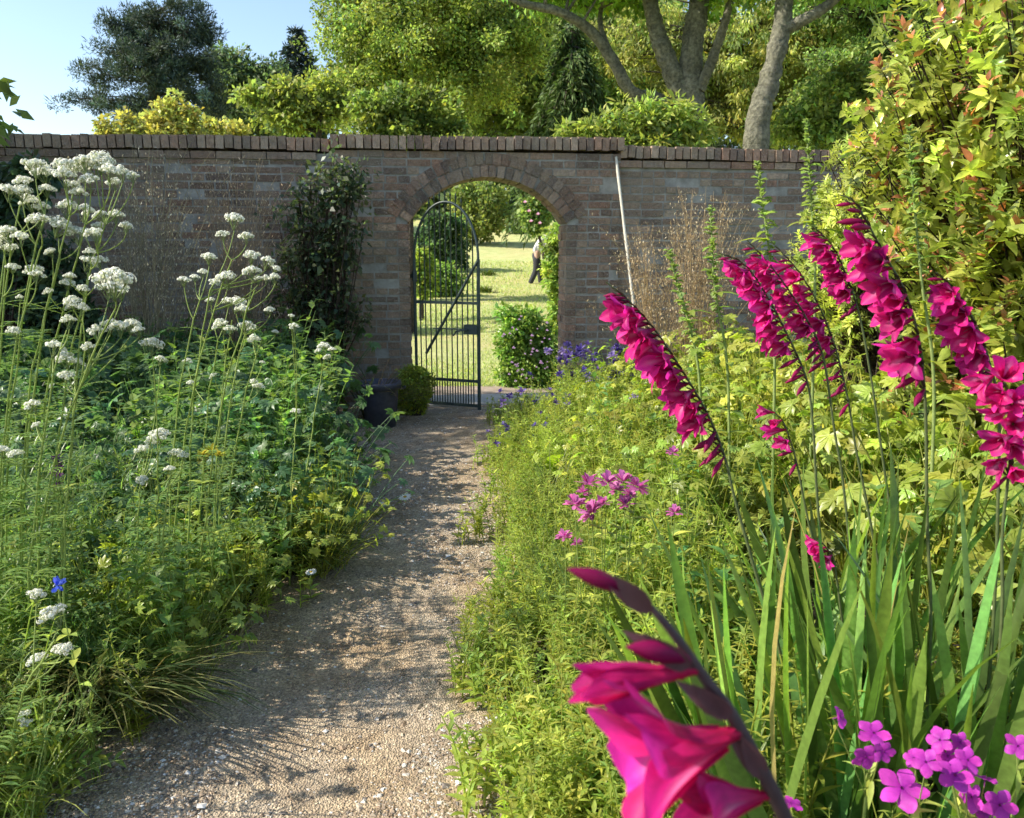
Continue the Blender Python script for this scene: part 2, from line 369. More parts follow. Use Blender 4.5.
# gravel
def gravel():
    rng = np.random.default_rng(3); g = G()
    n = 120000
    Yp = 1.5+6.6*rng.random(n)**1.7; fx = rng.random(n)
    Xp = pl(Yp)-0.30+(pr(Yp)-pl(Yp)+0.34)*fx
    worn = np.sin(Xp*3.1+Yp*1.1+0.6)+np.sin(Yp*2.3-Xp*1.7)+0.8*np.sin(Xp*7-Yp*3.3)
    keep = (worn < 0.1)|(rng.random(n) < 0.15); Xp, Yp = Xp[keep], Yp[keep]; n = len(Xp)
    s = np.exp(rng.normal(math.log(0.0026), 0.42, n)); s = np.minimum(s, 0.010)
    P = np.stack([Xp, Yp, 0.028+0.012*np.sin(Xp*4+Yp*1.3)*np.sin(Yp*2.2)+s*0.15], -1)
    oc = np.array([[1, 0, 0], [0.2, 1, 0], [-1, 0.1, 0], [-0.1, -1, 0], [0, 0, 0.7], [0, 0, -0.5]], float)
    V = oc[None]+rng.normal(0, 0.22, (n, 6, 3)); V[..., :2] *= 1+rng.random((n, 1, 1))*0.8
    a = rng.random(n)*6.28; ca, sa = np.cos(a)[:, None], np.sin(a)[:, None]
    V = np.stack([V[..., 0]*ca-V[..., 1]*sa, V[..., 0]*sa+V[..., 1]*ca, V[..., 2]], -1)*s[:, None, None]+P[:, None]
    f = np.array([[0, 1, 4], [1, 2, 4], [2, 3, 4], [3, 0, 4], [1, 0, 5], [2, 1, 5], [3, 2, 5], [0, 3, 5]])
    pal = np.array([[0.28, 0.205, 0.135], [0.38, 0.30, 0.21], [0.46, 0.42, 0.36], [0.12, 0.10, 0.085], [0.26, 0.18, 0.11], [0.62, 0.60, 0.56]])
    c = pal[rng.choice(6, n, p=[0.27, 0.25, 0.15, 0.13, 0.15, 0.05])]*np.exp(rng.normal(0, 0.15, (n, 1)))
    g.add(V, None, (np.arange(n)[:, None, None]*6+f[None]), np.repeat(c, 6, 0))
    o = g.obj('gravel', M_PEB, smooth=False); tag(o, 'loose flint gravel strewn over the garden path', 'gravel', kind='stuff')
gravel()
def lawngrass():
    rng = np.random.default_rng(4); g = G(); n = 60000
    Yp = 9.0+20*rng.random(n)**1.8; Xp = -3.5*(Yp/9)**0.9+rng.random(n)*(5.5*(Yp/9)**0.9)
    Xp = Xp*0.8-0.2
    P = np.stack([Xp, Yp, hill(Yp)+0.01], -1)
    D = unit(rng.normal(0, 0.5, (n, 3))+UP); L = (0.025+0.04*rng.random(n))*(1+(Yp-9)*0.05)
    g.rhombs(P, D, rng.normal(size=(n, 3)), L, 0.008*(1+(Yp-9)*0.08), 0.1, vary(rng, (0.42, 0.48, 0.17), n, 0.2, 0.15))
    o = g.obj('lawn_grass', M_LEAF); tag(o, 'short sunlit grass of the lawn beyond the gate', 'grass', kind='stuff')
lawngrass()

# ------------------------------------------------------------------ brick wall
BR, BH = 0.225, 0.075
UL, UR = -1.0, 0.53                 # opening edges along the wall
UC, HW = (UL+UR)/2, (UR-UL)/2
SPR, RISE = 1.80, 0.43
RA = (HW*HW+RISE*RISE)/(2*RISE); ZC = SPR+RISE-RA; A0 = math.asin(HW/RA)
TH = 0.42
PALB = np.array([[0.30, 0.18, 0.125], [0.24, 0.155, 0.11], [0.34, 0.235, 0.165], [0.165, 0.115, 0.09], [0.29, 0.20, 0.15], [0.39, 0.29, 0.215]])
def bcol(rng, n, dark=1.0): return PALB[rng.choice(6, n, p=[0.24, 0.23, 0.16, 0.15, 0.14, 0.08])]*np.exp(rng.normal(0, 0.12, (n, 1)))*dark
def courses(g, rng, u0, u1, ztop, n0, opening=False, dark=1.0):
    ctr, half = [], []
    nz = int(ztop/BH)
    for k in range(nz+1):
        z0 = k*BH; z1 = min(z0+BH-0.014-abs(rng.normal(0, 0.004)), ztop)
        if z1-z0 < 0.02: continue
        zc = (z0+z1)/2
        u = u0-(0.11 if k % 2 else 0.0)+rng.normal(0, 0.006)
        while u < u1:
            L = (0.215 if rng.random() < 0.62 else 0.103)
            a, b = max(u, u0), min(u+L, u1); u += L+0.015
            if b-a < 0.02: continue
            segs = [(a, b)]
            if opening:
                if zc < SPR: lo, hi = UL-0.112, UR+0.112
                elif zc < ZC+RA+0.22 and RA+0.20 > abs(zc-ZC):
                    h = math.sqrt(max((RA+0.12)**2-(zc-ZC)**2, 0)); h = min(h, HW+0.16) if zc < SPR+0.1 else h; lo, hi = UC-h, UC+h
                    if h < 0.02: lo = hi = None
                else: lo = hi = None
                if lo is not None:
                    segs = [(x, y) for x, y in ((a, min(b, lo)), (max(a, hi), b)) if y-x > 0.015]
            for a2, b2 in segs:
                ctr.append(((a2+b2)/2, -(n0+rng.normal(0, 0.004))+0.05, zc+rng.normal(0, 0.002))); half.append(((b2-a2)/2, 0.05, (z1-z0)/2))
    ctr = np.array(ctr); half = np.array(half)
    rot = np.broadcast_to(WMAT, (len(ctr), 3, 3))
    g.boxes(ctr@WMAT.T+np.array([WC[0], WC[1], 0]), half, bcol(rng, len(ctr), dark), rot)
def coping(g, rng, u0, u1, z0, n0, h=0.115):
    ctr, half, mats = [], [], []
    u = u0
    while u < u1-0.03:
        wd = 0.066*np.exp(rng.normal(0, 0.05)); 
        ctr.append((u+wd/2, -(n0)+0.24, z0+h/2+rng.normal(0, 0.0035)+0.008*math.sin(u*1.7))); half.append((wd/2, 0.26+rng.normal(0, 0.005), h/2)); u += wd+0.012
        t = rng.normal(0, 0.03); mats.append(WMAT@np.array([[math.cos(t), 0, math.sin(t)], [0, 1, 0], [-math.sin(t), 0, math.cos(t)]]))
    g.boxes(np.array(ctr)@WMAT.T+np.array([WC[0], WC[1], 0]), half, bcol(rng, len(ctr), 1.1), np.array(mats))
def wallbox(g, u0, u1, n0, n1, z0, z1):
    g.boxes((np.array([[(u0+u1)/2, -(n0+n1)/2, (z0+z1)/2]])@WMAT.T)+np.array([WC[0], WC[1], 0]), [[(u1-u0)/2, abs(n1-n0)/2, (z1-z0)/2]], (0.3, 0.28, 0.25), WMAT[None])
GU0, GU1 = -1.68, 1.06
def plain_wall(label, u0, u1, ztop, seed, dark=1.0):
    rng = np.random.default_rng(seed)
    base = W3((u0+u1)/2, -0.2, 0); t = empty('garden_wall', base, label, 'wall')
    g = G(); wallbox(g, u0, u1, -0.005, -0.36, -0.1, ztop-0.02); child(g, 'wall_core', t, M_MORTAR, False)
    g = G(); courses(g, rng, u0, u1, ztop-0.09, 0.0, dark=dark); 
    # oversailing course under the coping
    ctr = []; u = u0
    uu = np.arange(u0, u1-0.2, 0.226)
    c = np.stack([uu+0.1075, np.full(len(uu), 0.048)-0.022, np.full(len(uu), ztop-0.048)], -1)
    g.boxes(c@WMAT.T+np.array([WC[0], WC[1], 0]), np.tile([0.1075, 0.05, 0.032], (len(uu), 1)), bcol(rng, len(uu), dark), np.broadcast_to(WMAT, (len(uu), 3, 3)))
    child(g, 'brickwork', t, M_BRICK, False)
    g = G(); coping(g, rng, u0, u1, ztop, 0.02); child(g, 'coping', t, M_BRICK, False)
plain_wall('long brick garden wall left of the arch, dark with climbers and grasses against it', -12.0, GU0, 2.45, 21, 0.9)
plain_wall('brick garden wall right of the arch behind the pale leaning cane', GU1, 9.0, 2.42, 22, 1.0)
def gateway():
    rng = np.random.default_rng(23); ztop = 2.48; n0 = 0.04
    t = empty('brick_gateway', W3(UC, -0.2, 0), 'taller brick wall section with the round arched opening for the gate', 'gateway')
    # core with arched hole
    g = G(); na = 25
    def arc(r, zoff=0):
        aa = np.linspace(-A0, A0, na); return np.stack([UC+r*np.sin(aa), ZC+r*np.cos(aa)], -1)
    inner = arc(RA+0.012); inner[:, 0] = np.clip(inner[:, 0], UL-0.012, UR+0.012)
    for nn in (n0-0.006, -0.36+0.0):
        pts_top = np.stack([np.linspace(UL-0.012, UR+0.012, na), np.full(na, ztop-0.02)], -1)
        V = np.concatenate([W3(inner[:, 0], nn, inner[:, 1]), W3(pts_top[:, 0], nn, pts_top[:, 1])])
        i = np.arange(na-1); g.add(V, np.stack([i, i+1, i+1+na, i+na], -1))
        for a, b in ((GU0, UL-0.012), (UR+0.012, GU1)):
            V = W3(np.array([a, b, b, a]), nn, np.array([-0.1, -0.1, ztop-0.02, ztop-0.02])); g.add(V, [[0, 1, 2, 3]])
    loop = np.concatenate([[[UL-0.012, -0.1]], inner, [[UR+0.012, -0.1]]])
    a = W3(loop[:, 0], n0-0.006, loop[:, 1]); b = W3(loop[:, 0], -0.36, loop[:, 1]); k = len(loop); i = np.arange(k-1)
    g.add(np.concatenate([a, b]), np.stack([i, i+1, i+1+k, i+k], -1))
    V = W3(np.array([GU0, GU1, GU1, GU0]), np.array([n0-0.006, n0-0.006, -0.36, -0.36]), ztop-0.02); g.add(V, [[0, 1, 2, 3]])
    for u in (GU0, GU1):
        V = W3(u, np.array([n0-0.006, -0.36, -0.36, n0-0.006]), np.array([-0.1, -0.1, ztop-0.02, ztop-0.02])); g.add(V, [[0, 1, 2, 3]])
    child(g, 'wall_core', t, M_MORTAR, False)
    g = G(); courses(g, rng, GU0, GU1, ztop-0.01, n0, True, 0.95); child(g, 'brickwork', t, M_BRICK, False)
    g = G(); coping(g, rng, GU0-0.02, GU1+0.02, ztop, n0+0.022, 0.12); child(g, 'coping', t, M_BRICK, False)
    # arch rings (two rowlock rings), inner one full depth
    for r0, dep0, dep1, pr_ in ((RA, n0+0.012, -0.37, 0), (RA+0.117, n0+0.010, n0-0.09, 1)):
        g = G(); rm = r0+0.0535; nb = int(2*A0*rm/0.078)
        aa = -A0-0.02*pr_+(np.arange(nb)+0.5)/nb*(2*A0+0.04*pr_)
        d0 = [(dep0, (dep0+dep1)/2+0.005), ((dep0+dep1)/2-0.005, dep1)] if not pr_ else [(dep0, dep1)]
        for (x0, x1) in d0:
            a2 = aa+rng.normal(0, 0.004, nb)
            ctr = np.stack([UC+rm*np.sin(a2), np.full(nb, -(x0+x1)/2)+rng.normal(0, 0.003, nb), ZC+rm*np.cos(a2)], -1)
            ca, sa = np.cos(a2), np.sin(a2); z = np.zeros(nb); o1 = np.ones(nb)
            rm3 = np.stack([np.stack([ca, z, sa], -1), np.stack([z, o1, z], -1), np.stack([-sa, z, ca], -1)], 1)
            wd = 2*A0*rm/nb-0.012
            half = np.stack([np.full(nb, wd/2)*np.exp(rng.normal(0, 0.05, nb)), np.full(nb, abs(x0-x1)/2), np.full(nb, 0.0525)], -1)
            g.boxes(ctr@WMAT.T+np.array([WC[0], WC[1], 0]), half, bcol(rng, nb, 0.85), np.einsum('ij,njk->nik', WMAT, rm3))
        child(g, 'arch_ring', t, M_BRICK, False)
    for side in (-1, 1):
        g = G(); ctr, half = [], []
        for k in range(int(SPR/BH)+1):
            z0 = k*BH
            if z0+BH-0.011 > SPR+0.03: continue
            d = [(n0+0.004, -0.10), (-0.11, -0.215), (-0.226, -0.365)] if k % 2 else [(n0+0.004, -0.18), (-0.19, -0.365)]
            for x0, x1 in d:
                e = (UL if side < 0 else UR)+rng.normal(0, 0.003)
                ctr.append((e+side*0.052, -(x0+x1)/2, z0+(BH-0.011)/2)); half.append((0.052, abs(x0-x1)/2, (BH-0.011)/2))
        g.boxes(np.array(ctr)@WMAT.T+np.array([WC[0], WC[1], 0]), half, bcol(rng, len(ctr), 0.95), np.broadcast_to(WMAT, (len(ctr), 3, 3)))
        child(g, 'jamb', t, M_BRICK, False)
gateway()
g = G(); wallbox(g, UL-0.05, UR+0.05, 0.10, -0.45, -0.05, 0.045)
o = g.obj('threshold', M_STONE, smooth=False); tag(o, 'pale stone threshold step under the arch', 'step')
bv = o.modifiers.new('bevel', 'BEVEL'); bv.width = 0.012; bv.segments = 2
g = G(); wallbox(g, UL-0.6, UR+0.6, -0.47, -1.15, -0.05, 0.03)
o = g.obj('paving', simple('pink_grey_paving', (0.26, 0.20, 0.16), (0.36, 0.29, 0.23), 9, 0.9, 0.4), smooth=False); tag(o, kind='structure')
# ------------------------------------------------------------------ gate
def gate():
    hinge = W3(UL+0.045, 0.0, 0.0); ang = rad(-22)
    t = empty('iron_gate', hinge, 'dark iron bar gate with arched top standing ajar in the brick arch', 'gate')
    ca, sa = math.cos(ang), math.sin(ang)
    def L(x, z, y=0.0): return np.array([hinge[0]+ca*x-sa*y, hinge[1]+sa*x+ca*y, z])
    Wd = 0.68; zb = 0.05; zs = 1.46; ap = 0.53
    def top(x): return zs+ap*math.sqrt(max(1-((x-Wd/2)/(Wd/2))**2, 0))
    g = G(); g.tubes([L(0, zb), L(0, zs)], 0.016, 8); g.tubes([L(Wd, zb-0.03), L(Wd, zs)], 0.018, 8); child(g, 'stile', t, M_IRON)
    xs = Wd/2-Wd/2*np.cos(np.linspace(0, np.pi, 30)); g = G(); g.tubes(np.array([L(x, top(x)) for x in xs]), 0.013, 8); child(g, 'arched_rail', t, M_IRON)
    for z in (zb+0.01, 0.30, 1.05):
        g = G(); g.boxes([L(Wd/2, z)], [[Wd/2, 0.006, 0.014]], (0, 0, 0), np.array([[[ca, -sa, 0], [sa, ca, 0], [0, 0, 1]]])); child(g, 'rail', t, M_IRON, False)
    nb = 11
    for k in range(nb):
        x = Wd*(k+1)/(nb+1); h = top(x)+(0.11 if 2 <= k <= 8 else 0.0)
        g = G(); pts = np.array([L(x, zb), L(x, 0.7), L(x, h-0.05), L(x, h-0.045), L(x, h)]); g.tubes(pts, [0.0065, 0.0065, 0.0065, 0.012, 0.001], 6); child(g, 'bar', t, M_IRON)
        if k < nb:
            x2 = x-Wd/(nb+1)/2; g = G(); g.tubes(np.array([L(x2, zb), L(x2, 0.27), L(x2, 0.32)]), [0.006, 0.006, 0.001], 6); child(g, 'dog_bar', t, M_IRON)
    g = G(); p0, p1 = L(0.12, 0.55, -0.018), L(Wd, 1.44, -0.018); g.tubes([p0, p1], 0.014, 6); child(g, 'brace', t, M_IRON)
    g = G(); g.boxes([L(Wd-0.07, 0.80, -0.01)], [[0.07, 0.03, 0.045]], (0, 0, 0), np.array([[[ca, -sa, 0], [sa, ca, 0], [0, 0, 1]]])); lk = child(g, 'lock_box', t, M_IRON, False)
    g = G(); g.tubes(np.array([L(Wd-0.10, 0.80, -0.04), L(Wd-0.10, 0.80, -0.075), L(Wd-0.2, 0.785, -0.08), L(Wd-0.23, 0.74, -0.08)]), 0.009, 6)
    h = bpy.data.objects.new('latch_handle', g.mesh('latch_handle', M_IRON)); COL.objects.link(h); h.parent = lk; h.matrix_parent_inverse = Matrix.Translation(-Vector(t.location))
    h.matrix_parent_inverse = Matrix.Identity(4)
    g = G(); g.tubes(np.array([L(0.2, 0.80, -0.012), L(Wd-0.1, 0.80, -0.012)]), 0.006, 5); child(g, 'latch_bar', t, M_IRON)
    for z in (0.25, 1.3):
        g = G(); g.tubes([L(0, z-0.05), L(0, z+0.05)], 0.026, 8); g.boxes([L(-0.03, z)], [[0.045, 0.008, 0.02]], (0, 0, 0), np.array([[[ca, -sa, 0], [sa, ca, 0], [0, 0, 1]]])); child(g, 'hinge', t, M_IRON)
gate()
# pale cane leaning on the right wall
a, b = at(632, 292, 7.75), at(616, 157, 8.07); d = unit(b-a); a0 = a-d*(a[2]/d[2])
g = G(); ts = np.linspace(0, 1, 14)[:, None]; pts = a0+(b-a0)*ts; g.tubes(pts, 0.0135+0.002*(np.arange(14) % 3 == 0), 8)
o = g.obj('leaning_cane', M_POLE); tag(o, 'long pale cane leaning against the brick wall right of the arch', 'cane')
# tub
def tub():
    p = ground(381, 428); t = empty('plant_tub', p+[0, 0, 0.01], 'blue grey round tub with thick rim standing beside the path before the gate', 'tub')
    g = G(); g.lathe([(0.0, 0.01), (0.125, 0.01), (0.135, 0.02), (0.165, 0.38), (0.165, 0.40), (0.15, 0.40), (0.145, 0.33)], p, 28); child(g, 'body', t, M_TUB)
    g = G(); g.lathe([(0.166, 0.355), (0.188, 0.36), (0.192, 0.40), (0.186, 0.415), (0.160, 0.415), (0.156, 0.39)], p, 28); child(g, 'rim', t, M_TUB)
    g = G(); g.lathe([(0.0, 0.36), (0.08, 0.365), (0.154, 0.35)], p, 20); child(g, 'potting_soil', t, M_SOIL)
    g = G()
    for s in (-1, 1):
        q = p+np.array([s*0.19, 0, 0.36]); g.tubes(np.array([q+[0, -0.05, 0], q+[s*0.03, -0.04, 0.005], q+[s*0.03, 0.04, 0.005], q+[0, 0.05, 0]]), 0.009, 6)
    child(g, 'handle', t, M_TUB)
tub()

# ------------------------------------------------------------------ trees
def crown(rng, ells, Y, dY, nsub, rsub, nleaf, L, W, col, bias=(0, 0, 0.0), amt=0.25, hue=0.12, sub_amt=0.2, hang=0.3):
    """ells: (px,py,rx,ry[,weight]) in picture units at depth Y; returns G of leaves + list of clump centres"""
    g = G(); cen = []
    wts = np.array([e[2]*e[3] for e in ells], float); wts /= wts.sum()
    sc = Y/FPX
    for e, wt in zip(ells, wts):
        c = at(e[0], e[1], Y)
        m = max(2, int(round(nsub*wt)))
        d = rdir(rng, m)*(rng.random((m, 1))**0.38)*(1+(rng.random((m, 1)) < 0.16)*0.35*rng.random((m, 1)))
        pos = c+d*np.array([e[2]*sc, dY*min(1, e[2]*sc/2.0) if e[2]*sc < 2 else dY, e[3]*sc])
        cen.append(pos)
    cen = np.concatenate(cen)
    m = len(cen); rs = rsub*np.exp(rng.normal(0, 0.25, m))
    ccol = vary(rng, col, m, sub_amt, hue*0.7)
    n = nleaf*m; idx = np.repeat(np.arange(m), nleaf)
    d = rdir(rng, n); r = rng.random((n, 1))**0.5
    P = cen[idx]+d*r*rs[idx][:, None]*np.array([1, 1, 0.7])
    D = unit(d*0.8+rng.normal(0, 0.6, (n, 3))+np.array(bias)-np.array([0, 0, hang]))
    U = unit(UP*0.5+rng.normal(0, 0.7, (n, 3))-np.array([0.25, 0.15, 0]))
    c = 2.7*ccol[idx]*np.exp(rng.normal(0, amt, (n, 1)))*(1+rng.normal(0, hue, (n, 1))*np.array([[1, 0.2, -0.5]]))
    s = np.exp(rng.normal(0, 0.2, n))
    g.rhombs(P, D, U, L*s, W*s, 0.2, np.clip(c, 0.003, 0.9))
    return g, cen
def limbs(rng, root, cen, g, r0, every=1, k=6, sides=5, r1=0.01):
    c = cen[::every]
    n = len(c); t = np.linspace(0, 1, k)[None, :, None]
    mid = (root+c)/2+rng.normal(0, 0.06, (n, 3))*np.linalg.norm(c-root, axis=1, keepdims=True)-UP*0.05*np.linalg.norm(c-root, axis=1, keepdims=True)
    p = (1-t)**2*root+2*t*(1-t)*mid[:, None]+t*t*c[:, None]
    g.tubes(p, np.linspace(r0, r1, k), sides)
def tree(name, label, cat, foot, trunk, ells, Y, dY, nsub, rsub, nleaf, L, W, col, mat, seed, bark=None, roots=(1,), lr=0.05, every=2, group=None, **kw):
    rng = np.random.default_rng(seed); bark = bark or M_BARKD
    foot = np.asarray(foot, float)
    t = empty(name, foot, label, cat, group)
    cg, cen = crown(rng, ells, Y, dY, nsub, rsub, nleaf, L, W, col, **kw)
    g = G()
    for pts, rr in trunk:
        kk = 60; p = spline(pts, kk); rr_ = np.interp(np.linspace(0, 1, kk), np.linspace(0, 1, len(rr)), rr)*(0.74 if bark is M_BARK else 1.0)
        p = p+np.cumsum(rng.normal(0, 0.02, (kk, 3)), 0)*rr_[:, None]*[1, 1, 0]; g.tubes(p, rr_*(1+rng.normal(0, 0.035, kk)), 14)
        V = g.V[-1]; c_ = np.repeat(p, 14, 0); V += (V-c_)*np.clip(rng.normal(0, 0.05, (len(V), 1)), -0.1, 0.12)
    tops = np.concatenate([spline(pts, 14)[4:] for pts, rr in trunk])
    # each clump joined to nearest trunk point
    c = cen[::every]; dist = np.linalg.norm(tops[None]-c[:, None]-np.array([0, 0, 0.0]), axis=2)+np.maximum(tops[None, :, 2]-c[:, None, 2], 0)
    near = tops[dist.argmin(1)]; n = len(c); tt = np.linspace(0, 1, 6)[None, :, None]
    ln = np.linalg.norm(c-near, axis=1, keepdims=True)
    mid = (near+c)/2+rng.normal(0, 0.07, (n, 3))*ln+UP*0.08*ln
    p = (1-tt)**2*near[:, None]+2*tt*(1-tt)*mid[:, None]+tt*tt*c[:, None]
    g.tubes(p, np.linspace(lr, 0.008, 6), 5)
    child(g, 'trunk', t, bark); child(cg, 'crown', t, mat)
    return t
def gz(px, Y): 
    x = (px-512)/FPX*Y; return np.array([x, Y, float(hill(Y))])
def up_to(px, py, Y, foot, bend=0.0):
    e = at(px, py, Y); m = (foot+e)/2+np.array([bend, 0, 0]); return [foot-[0, 0, 0.2], m, e]
# dark pine on the left
f0 = gz(150, 34)
tree('pine_tree', 'tall dark flat-topped pine standing against the sky beyond the left wall', 'tree', f0,
     [(up_to(150, 15, 34, f0, 0.3), [0.45, 0.3, 0.1])],
     [(140, 22, 28, 18), (180, 26, 30, 22), (125, 48, 26, 16), (92, 100, 26, 9), (165, 75, 46, 30), (208, 40, 12, 20), (200, 75, 22, 22), (106, 76, 26, 10), (185, 110, 38, 24), (130, 108, 34, 10), (76, 103, 12, 4), (182, 8, 12, 10), (150, 50, 40, 30)],
     34, 2.2, 330, 0.36, 170, 0.17, 0.035, (0.024, 0.034, 0.026), M_NEEDLE, 31, sub_amt=0.3, hang=-0.3, every=3)
f0 = gz(240, 38)
tree('broadleaf_tree', 'dull grey green tree between the tall pine and the small dark spruce', 'tree', f0,
     [(up_to(240, 70, 38, f0), [0.3, 0.2, 0.06])],
     [(235, 85, 26, 28), (265, 82, 22, 24), (250, 115, 45, 25), (225, 60, 10, 10), (285, 110, 25, 25)], 38, 1.8, 200, 0.5, 80, 0.22, 0.10, (0.055, 0.075, 0.04), M_TREE, 32, sub_amt=0.25)
f0 = gz(303, 44)
def spruce(label, px, ytip, Y, width, seed, col, n=26, group=None, f0=0.12, droop=0.3, name='spruce_tree', L0=0.32):
    rng = np.random.default_rng(seed); foot = gz(px, Y); tip = at(px, ytip, Y); H = tip[2]-foot[2]
    t = empty(name, foot, label, 'tree', group)
    g = G(); g.tubes([foot-[0, 0, 0.2], (foot+tip)/2, tip], [0.022*H, 0.012*H, 0.01], 8)
    cg = G()
    for k in range(n):
        f = f0+(1-f0)*k/n; z = foot[2]+H*f; m = 7 if f < 0.85 else 5
        for q in range(m):
            a = rng.random()*6.28; ln = width*(1-f)**0.65*(0.75+0.4*rng.random())+0.1
            d = np.array([math.cos(a), math.sin(a), 0])
            p0 = foot*(1-f)+tip*f; p1 = p0+d*ln*0.6+UP*0.05*ln; p2 = p0+d*ln-UP*droop*ln
            path = bez(p0, p1, p2, 7); g.tubes(path, np.linspace(0.03, 0.006, 7), 4)
            mm = int(26+60*ln); tt = rng.random(mm)**0.7; idx = np.clip((tt*6).astype(int), 0, 5); fr = (tt*6-idx)[:, None]
            P = path[idx]*(1-fr)+path[idx+1]*fr+rng.normal(0, 0.05, (mm, 3))*ln**0.5
            D = unit(d*0.6+rng.normal(0, 0.5, (mm, 3))-UP*(0.2+droop*0.8))
            cg.rhombs(P, D, rng.normal(size=(mm, 3))+UP, L0*(0.6+0.6*rng.random(mm)), L0*0.22, 0.15, vary(rng, np.array(col)*1.7, mm, 0.3, 0.1))
    child(g, 'trunk', t, M_BARKD); child(cg, 'crown', t, M_NEEDLE)
spruce('small dark spruce with a spiky top against the sky', 296, 24, 44, 2.6, 33, (0.022, 0.035, 0.03), 30)
# golden shrubs behind wall
for k, (px, py, rx, ry, lab) in enumerate([(122, 124, 20, 14, 'low golden yellow shrub at the left end of the row above the wall'), (176, 112, 24, 24, 'tallest golden yellow shrub showing above the left wall below the pine'), (148, 122, 12, 12, 'small golden yellow shrub left of the tallest golden one'), (212, 124, 15, 13, 'rounded golden yellow shrub right of the tallest golden one'), (236, 128, 8, 8, 'smallest golden yellow shrub, at the right end of the row above the wall')]):
    f0 = gz(px, 13+k*0.3)
    tree('golden_shrub', lab, 'shrub', f0, [(up_to(px, py, 13+k*0.3, f0), [0.08, 0.05, 0.02])], [(px, py+6, rx, ry), (px, py+45, rx*1.2, 40)], 13+k*0.3, 0.35, 90, 0.16, 60, 0.075, 0.045, (0.17, 0.16, 0.055), M_TREE, 40+k, group='golden shrubs behind the wall', lr=0.01)
# centre yellow-green tree
f0 = gz(365, 19)
tree('broadleaf_tree', 'large yellow green tree filling the middle above the arch', 'tree', f0,
     [(up_to(430, 60, 19, f0, 0.2), [0.3, 0.22, 0.12]), ([at(428, 110, 19), at(390, 60, 19), at(360, 0, 19)], [0.14, 0.09, 0.04]), ([at(432, 100, 19), at(470, 50, 19), at(500, -20, 19)], [0.14, 0.09, 0.04])],
     [(430, 30, 85, 60), (370, 60, 40, 50), (480, 45, 60, 55), (345, 20, 26, 40), (330, 95, 24, 28), (505, 10, 45, 40), (395, -20, 70, 40), (300, 105, 24, 18), (365, 100, 38, 30), (450, 95, 50, 32), (350, -30, 30, 26)],
     19, 2.0, 760, 0.36, 120, 0.08, 0.045, (0.112, 0.13, 0.036), M_TREE, 50, sub_amt=0.3, hue=0.14, every=3, lr=0.03)
f0 = gz(295, 15)
tree('broadleaf_tree', 'thin leafy yellow green branches leaning left below the spruce', 'tree', f0,
     [(up_to(325, 85, 15, f0, 0.0), [0.10, 0.07, 0.03]), ([at(315, 100, 15), at(290, 88, 15), at(258, 96, 15)], [0.04, 0.03, 0.01])],
     [(262, 98, 20, 8), (285, 90, 20, 9), (328, 92, 14, 14), (320, 112, 24, 16), (285, 118, 24, 10)], 15, 0.8, 80, 0.22, 60, 0.10, 0.055, (0.105, 0.12, 0.032), M_TREE, 51, sub_amt=0.2, lr=0.015, every=1)
f0 = gz(410, 14)
tree('leafy_shrub', 'rounded mid green shrub just above the wall left of the arch crown', 'shrub', f0,
     [(up_to(410, 120, 14, f0), [0.09, 0.06, 0.02])], [(405, 108, 48, 22), (440, 118, 28, 16), (375, 120, 26, 14), (410, 150, 60, 30)], 14, 0.8, 150, 0.2, 80, 0.09, 0.05, (0.085, 0.105, 0.028), M_TREE, 52, lr=0.02)
f0 = gz(620, 24)
tree('broadleaf_tree', 'deep green shaded tree between the yellow green tree and the drooping conifer', 'tree', f0,
     [(up_to(500, 30, 24, f0), [0.25, 0.18, 0.06])], [(505, 100, 50, 45), (480, 60, 50, 50), (545, 60, 40, 50)], 24, 1.6, 300, 0.45, 90, 0.15, 0.09, (0.075, 0.095, 0.028), M_TREE, 53)
spruce('weeping green conifer with hanging sprays behind the arch, left of the big trunk', 572, 18, 22, 2.3, 54, (0.055, 0.085, 0.025), 34, droop=0.9, name='weeping_conifer', L0=0.24, f0=0.42)
# big multi-stem tree
f0 = gz(690, 15)
B = lambda *p: [at(*q) for q in p]
tree('broadleaf_tree', 'big grey multi-stemmed tree right of the arch with a long limb reaching left', 'tree', f0,
     [([f0-[0, 0, 0.3], at(690, 130, 15), at(690, 60, 15), at(698, -10, 15), at(700, -90, 15)], [0.40, 0.34, 0.27, 0.23, 0.16]),
      (B((688, 110, 15), (668, 60, 15), (655, 20, 15), (645, -40, 15)), [0.26, 0.22, 0.19, 0.14]),
      (B((672, 108, 15.3), (655, 98, 15.2), (632, 92, 15), (612, 58, 14.9), (590, 30, 14.8), (560, 12, 14.6), (520, 2, 14.5), (480, -20, 14.4)), [0.17, 0.16, 0.15, 0.135, 0.12, 0.10, 0.08, 0.05]),
      (B((700, 90, 14.9), (716, 50, 14.8), (728, 10, 14.7), (735, -50, 14.6)), [0.13, 0.115, 0.09, 0.06]),
      (B((612, 58, 14.9), (600, 20, 15.2), (610, -30, 15.5)), [0.08, 0.06, 0.03])],
     [(640, -45, 90, 40), (560, -40, 70, 38), (740, -45, 90, 40), (520, -30, 40, 16), (600, -5, 30, 14)],
     15, 2.0, 260, 0.33, 80, 0.11, 0.065, (0.10, 0.15, 0.03), M_TREE, 55, bark=M_BARK, every=2, lr=0.03)
f0 = gz(752, 13.5)
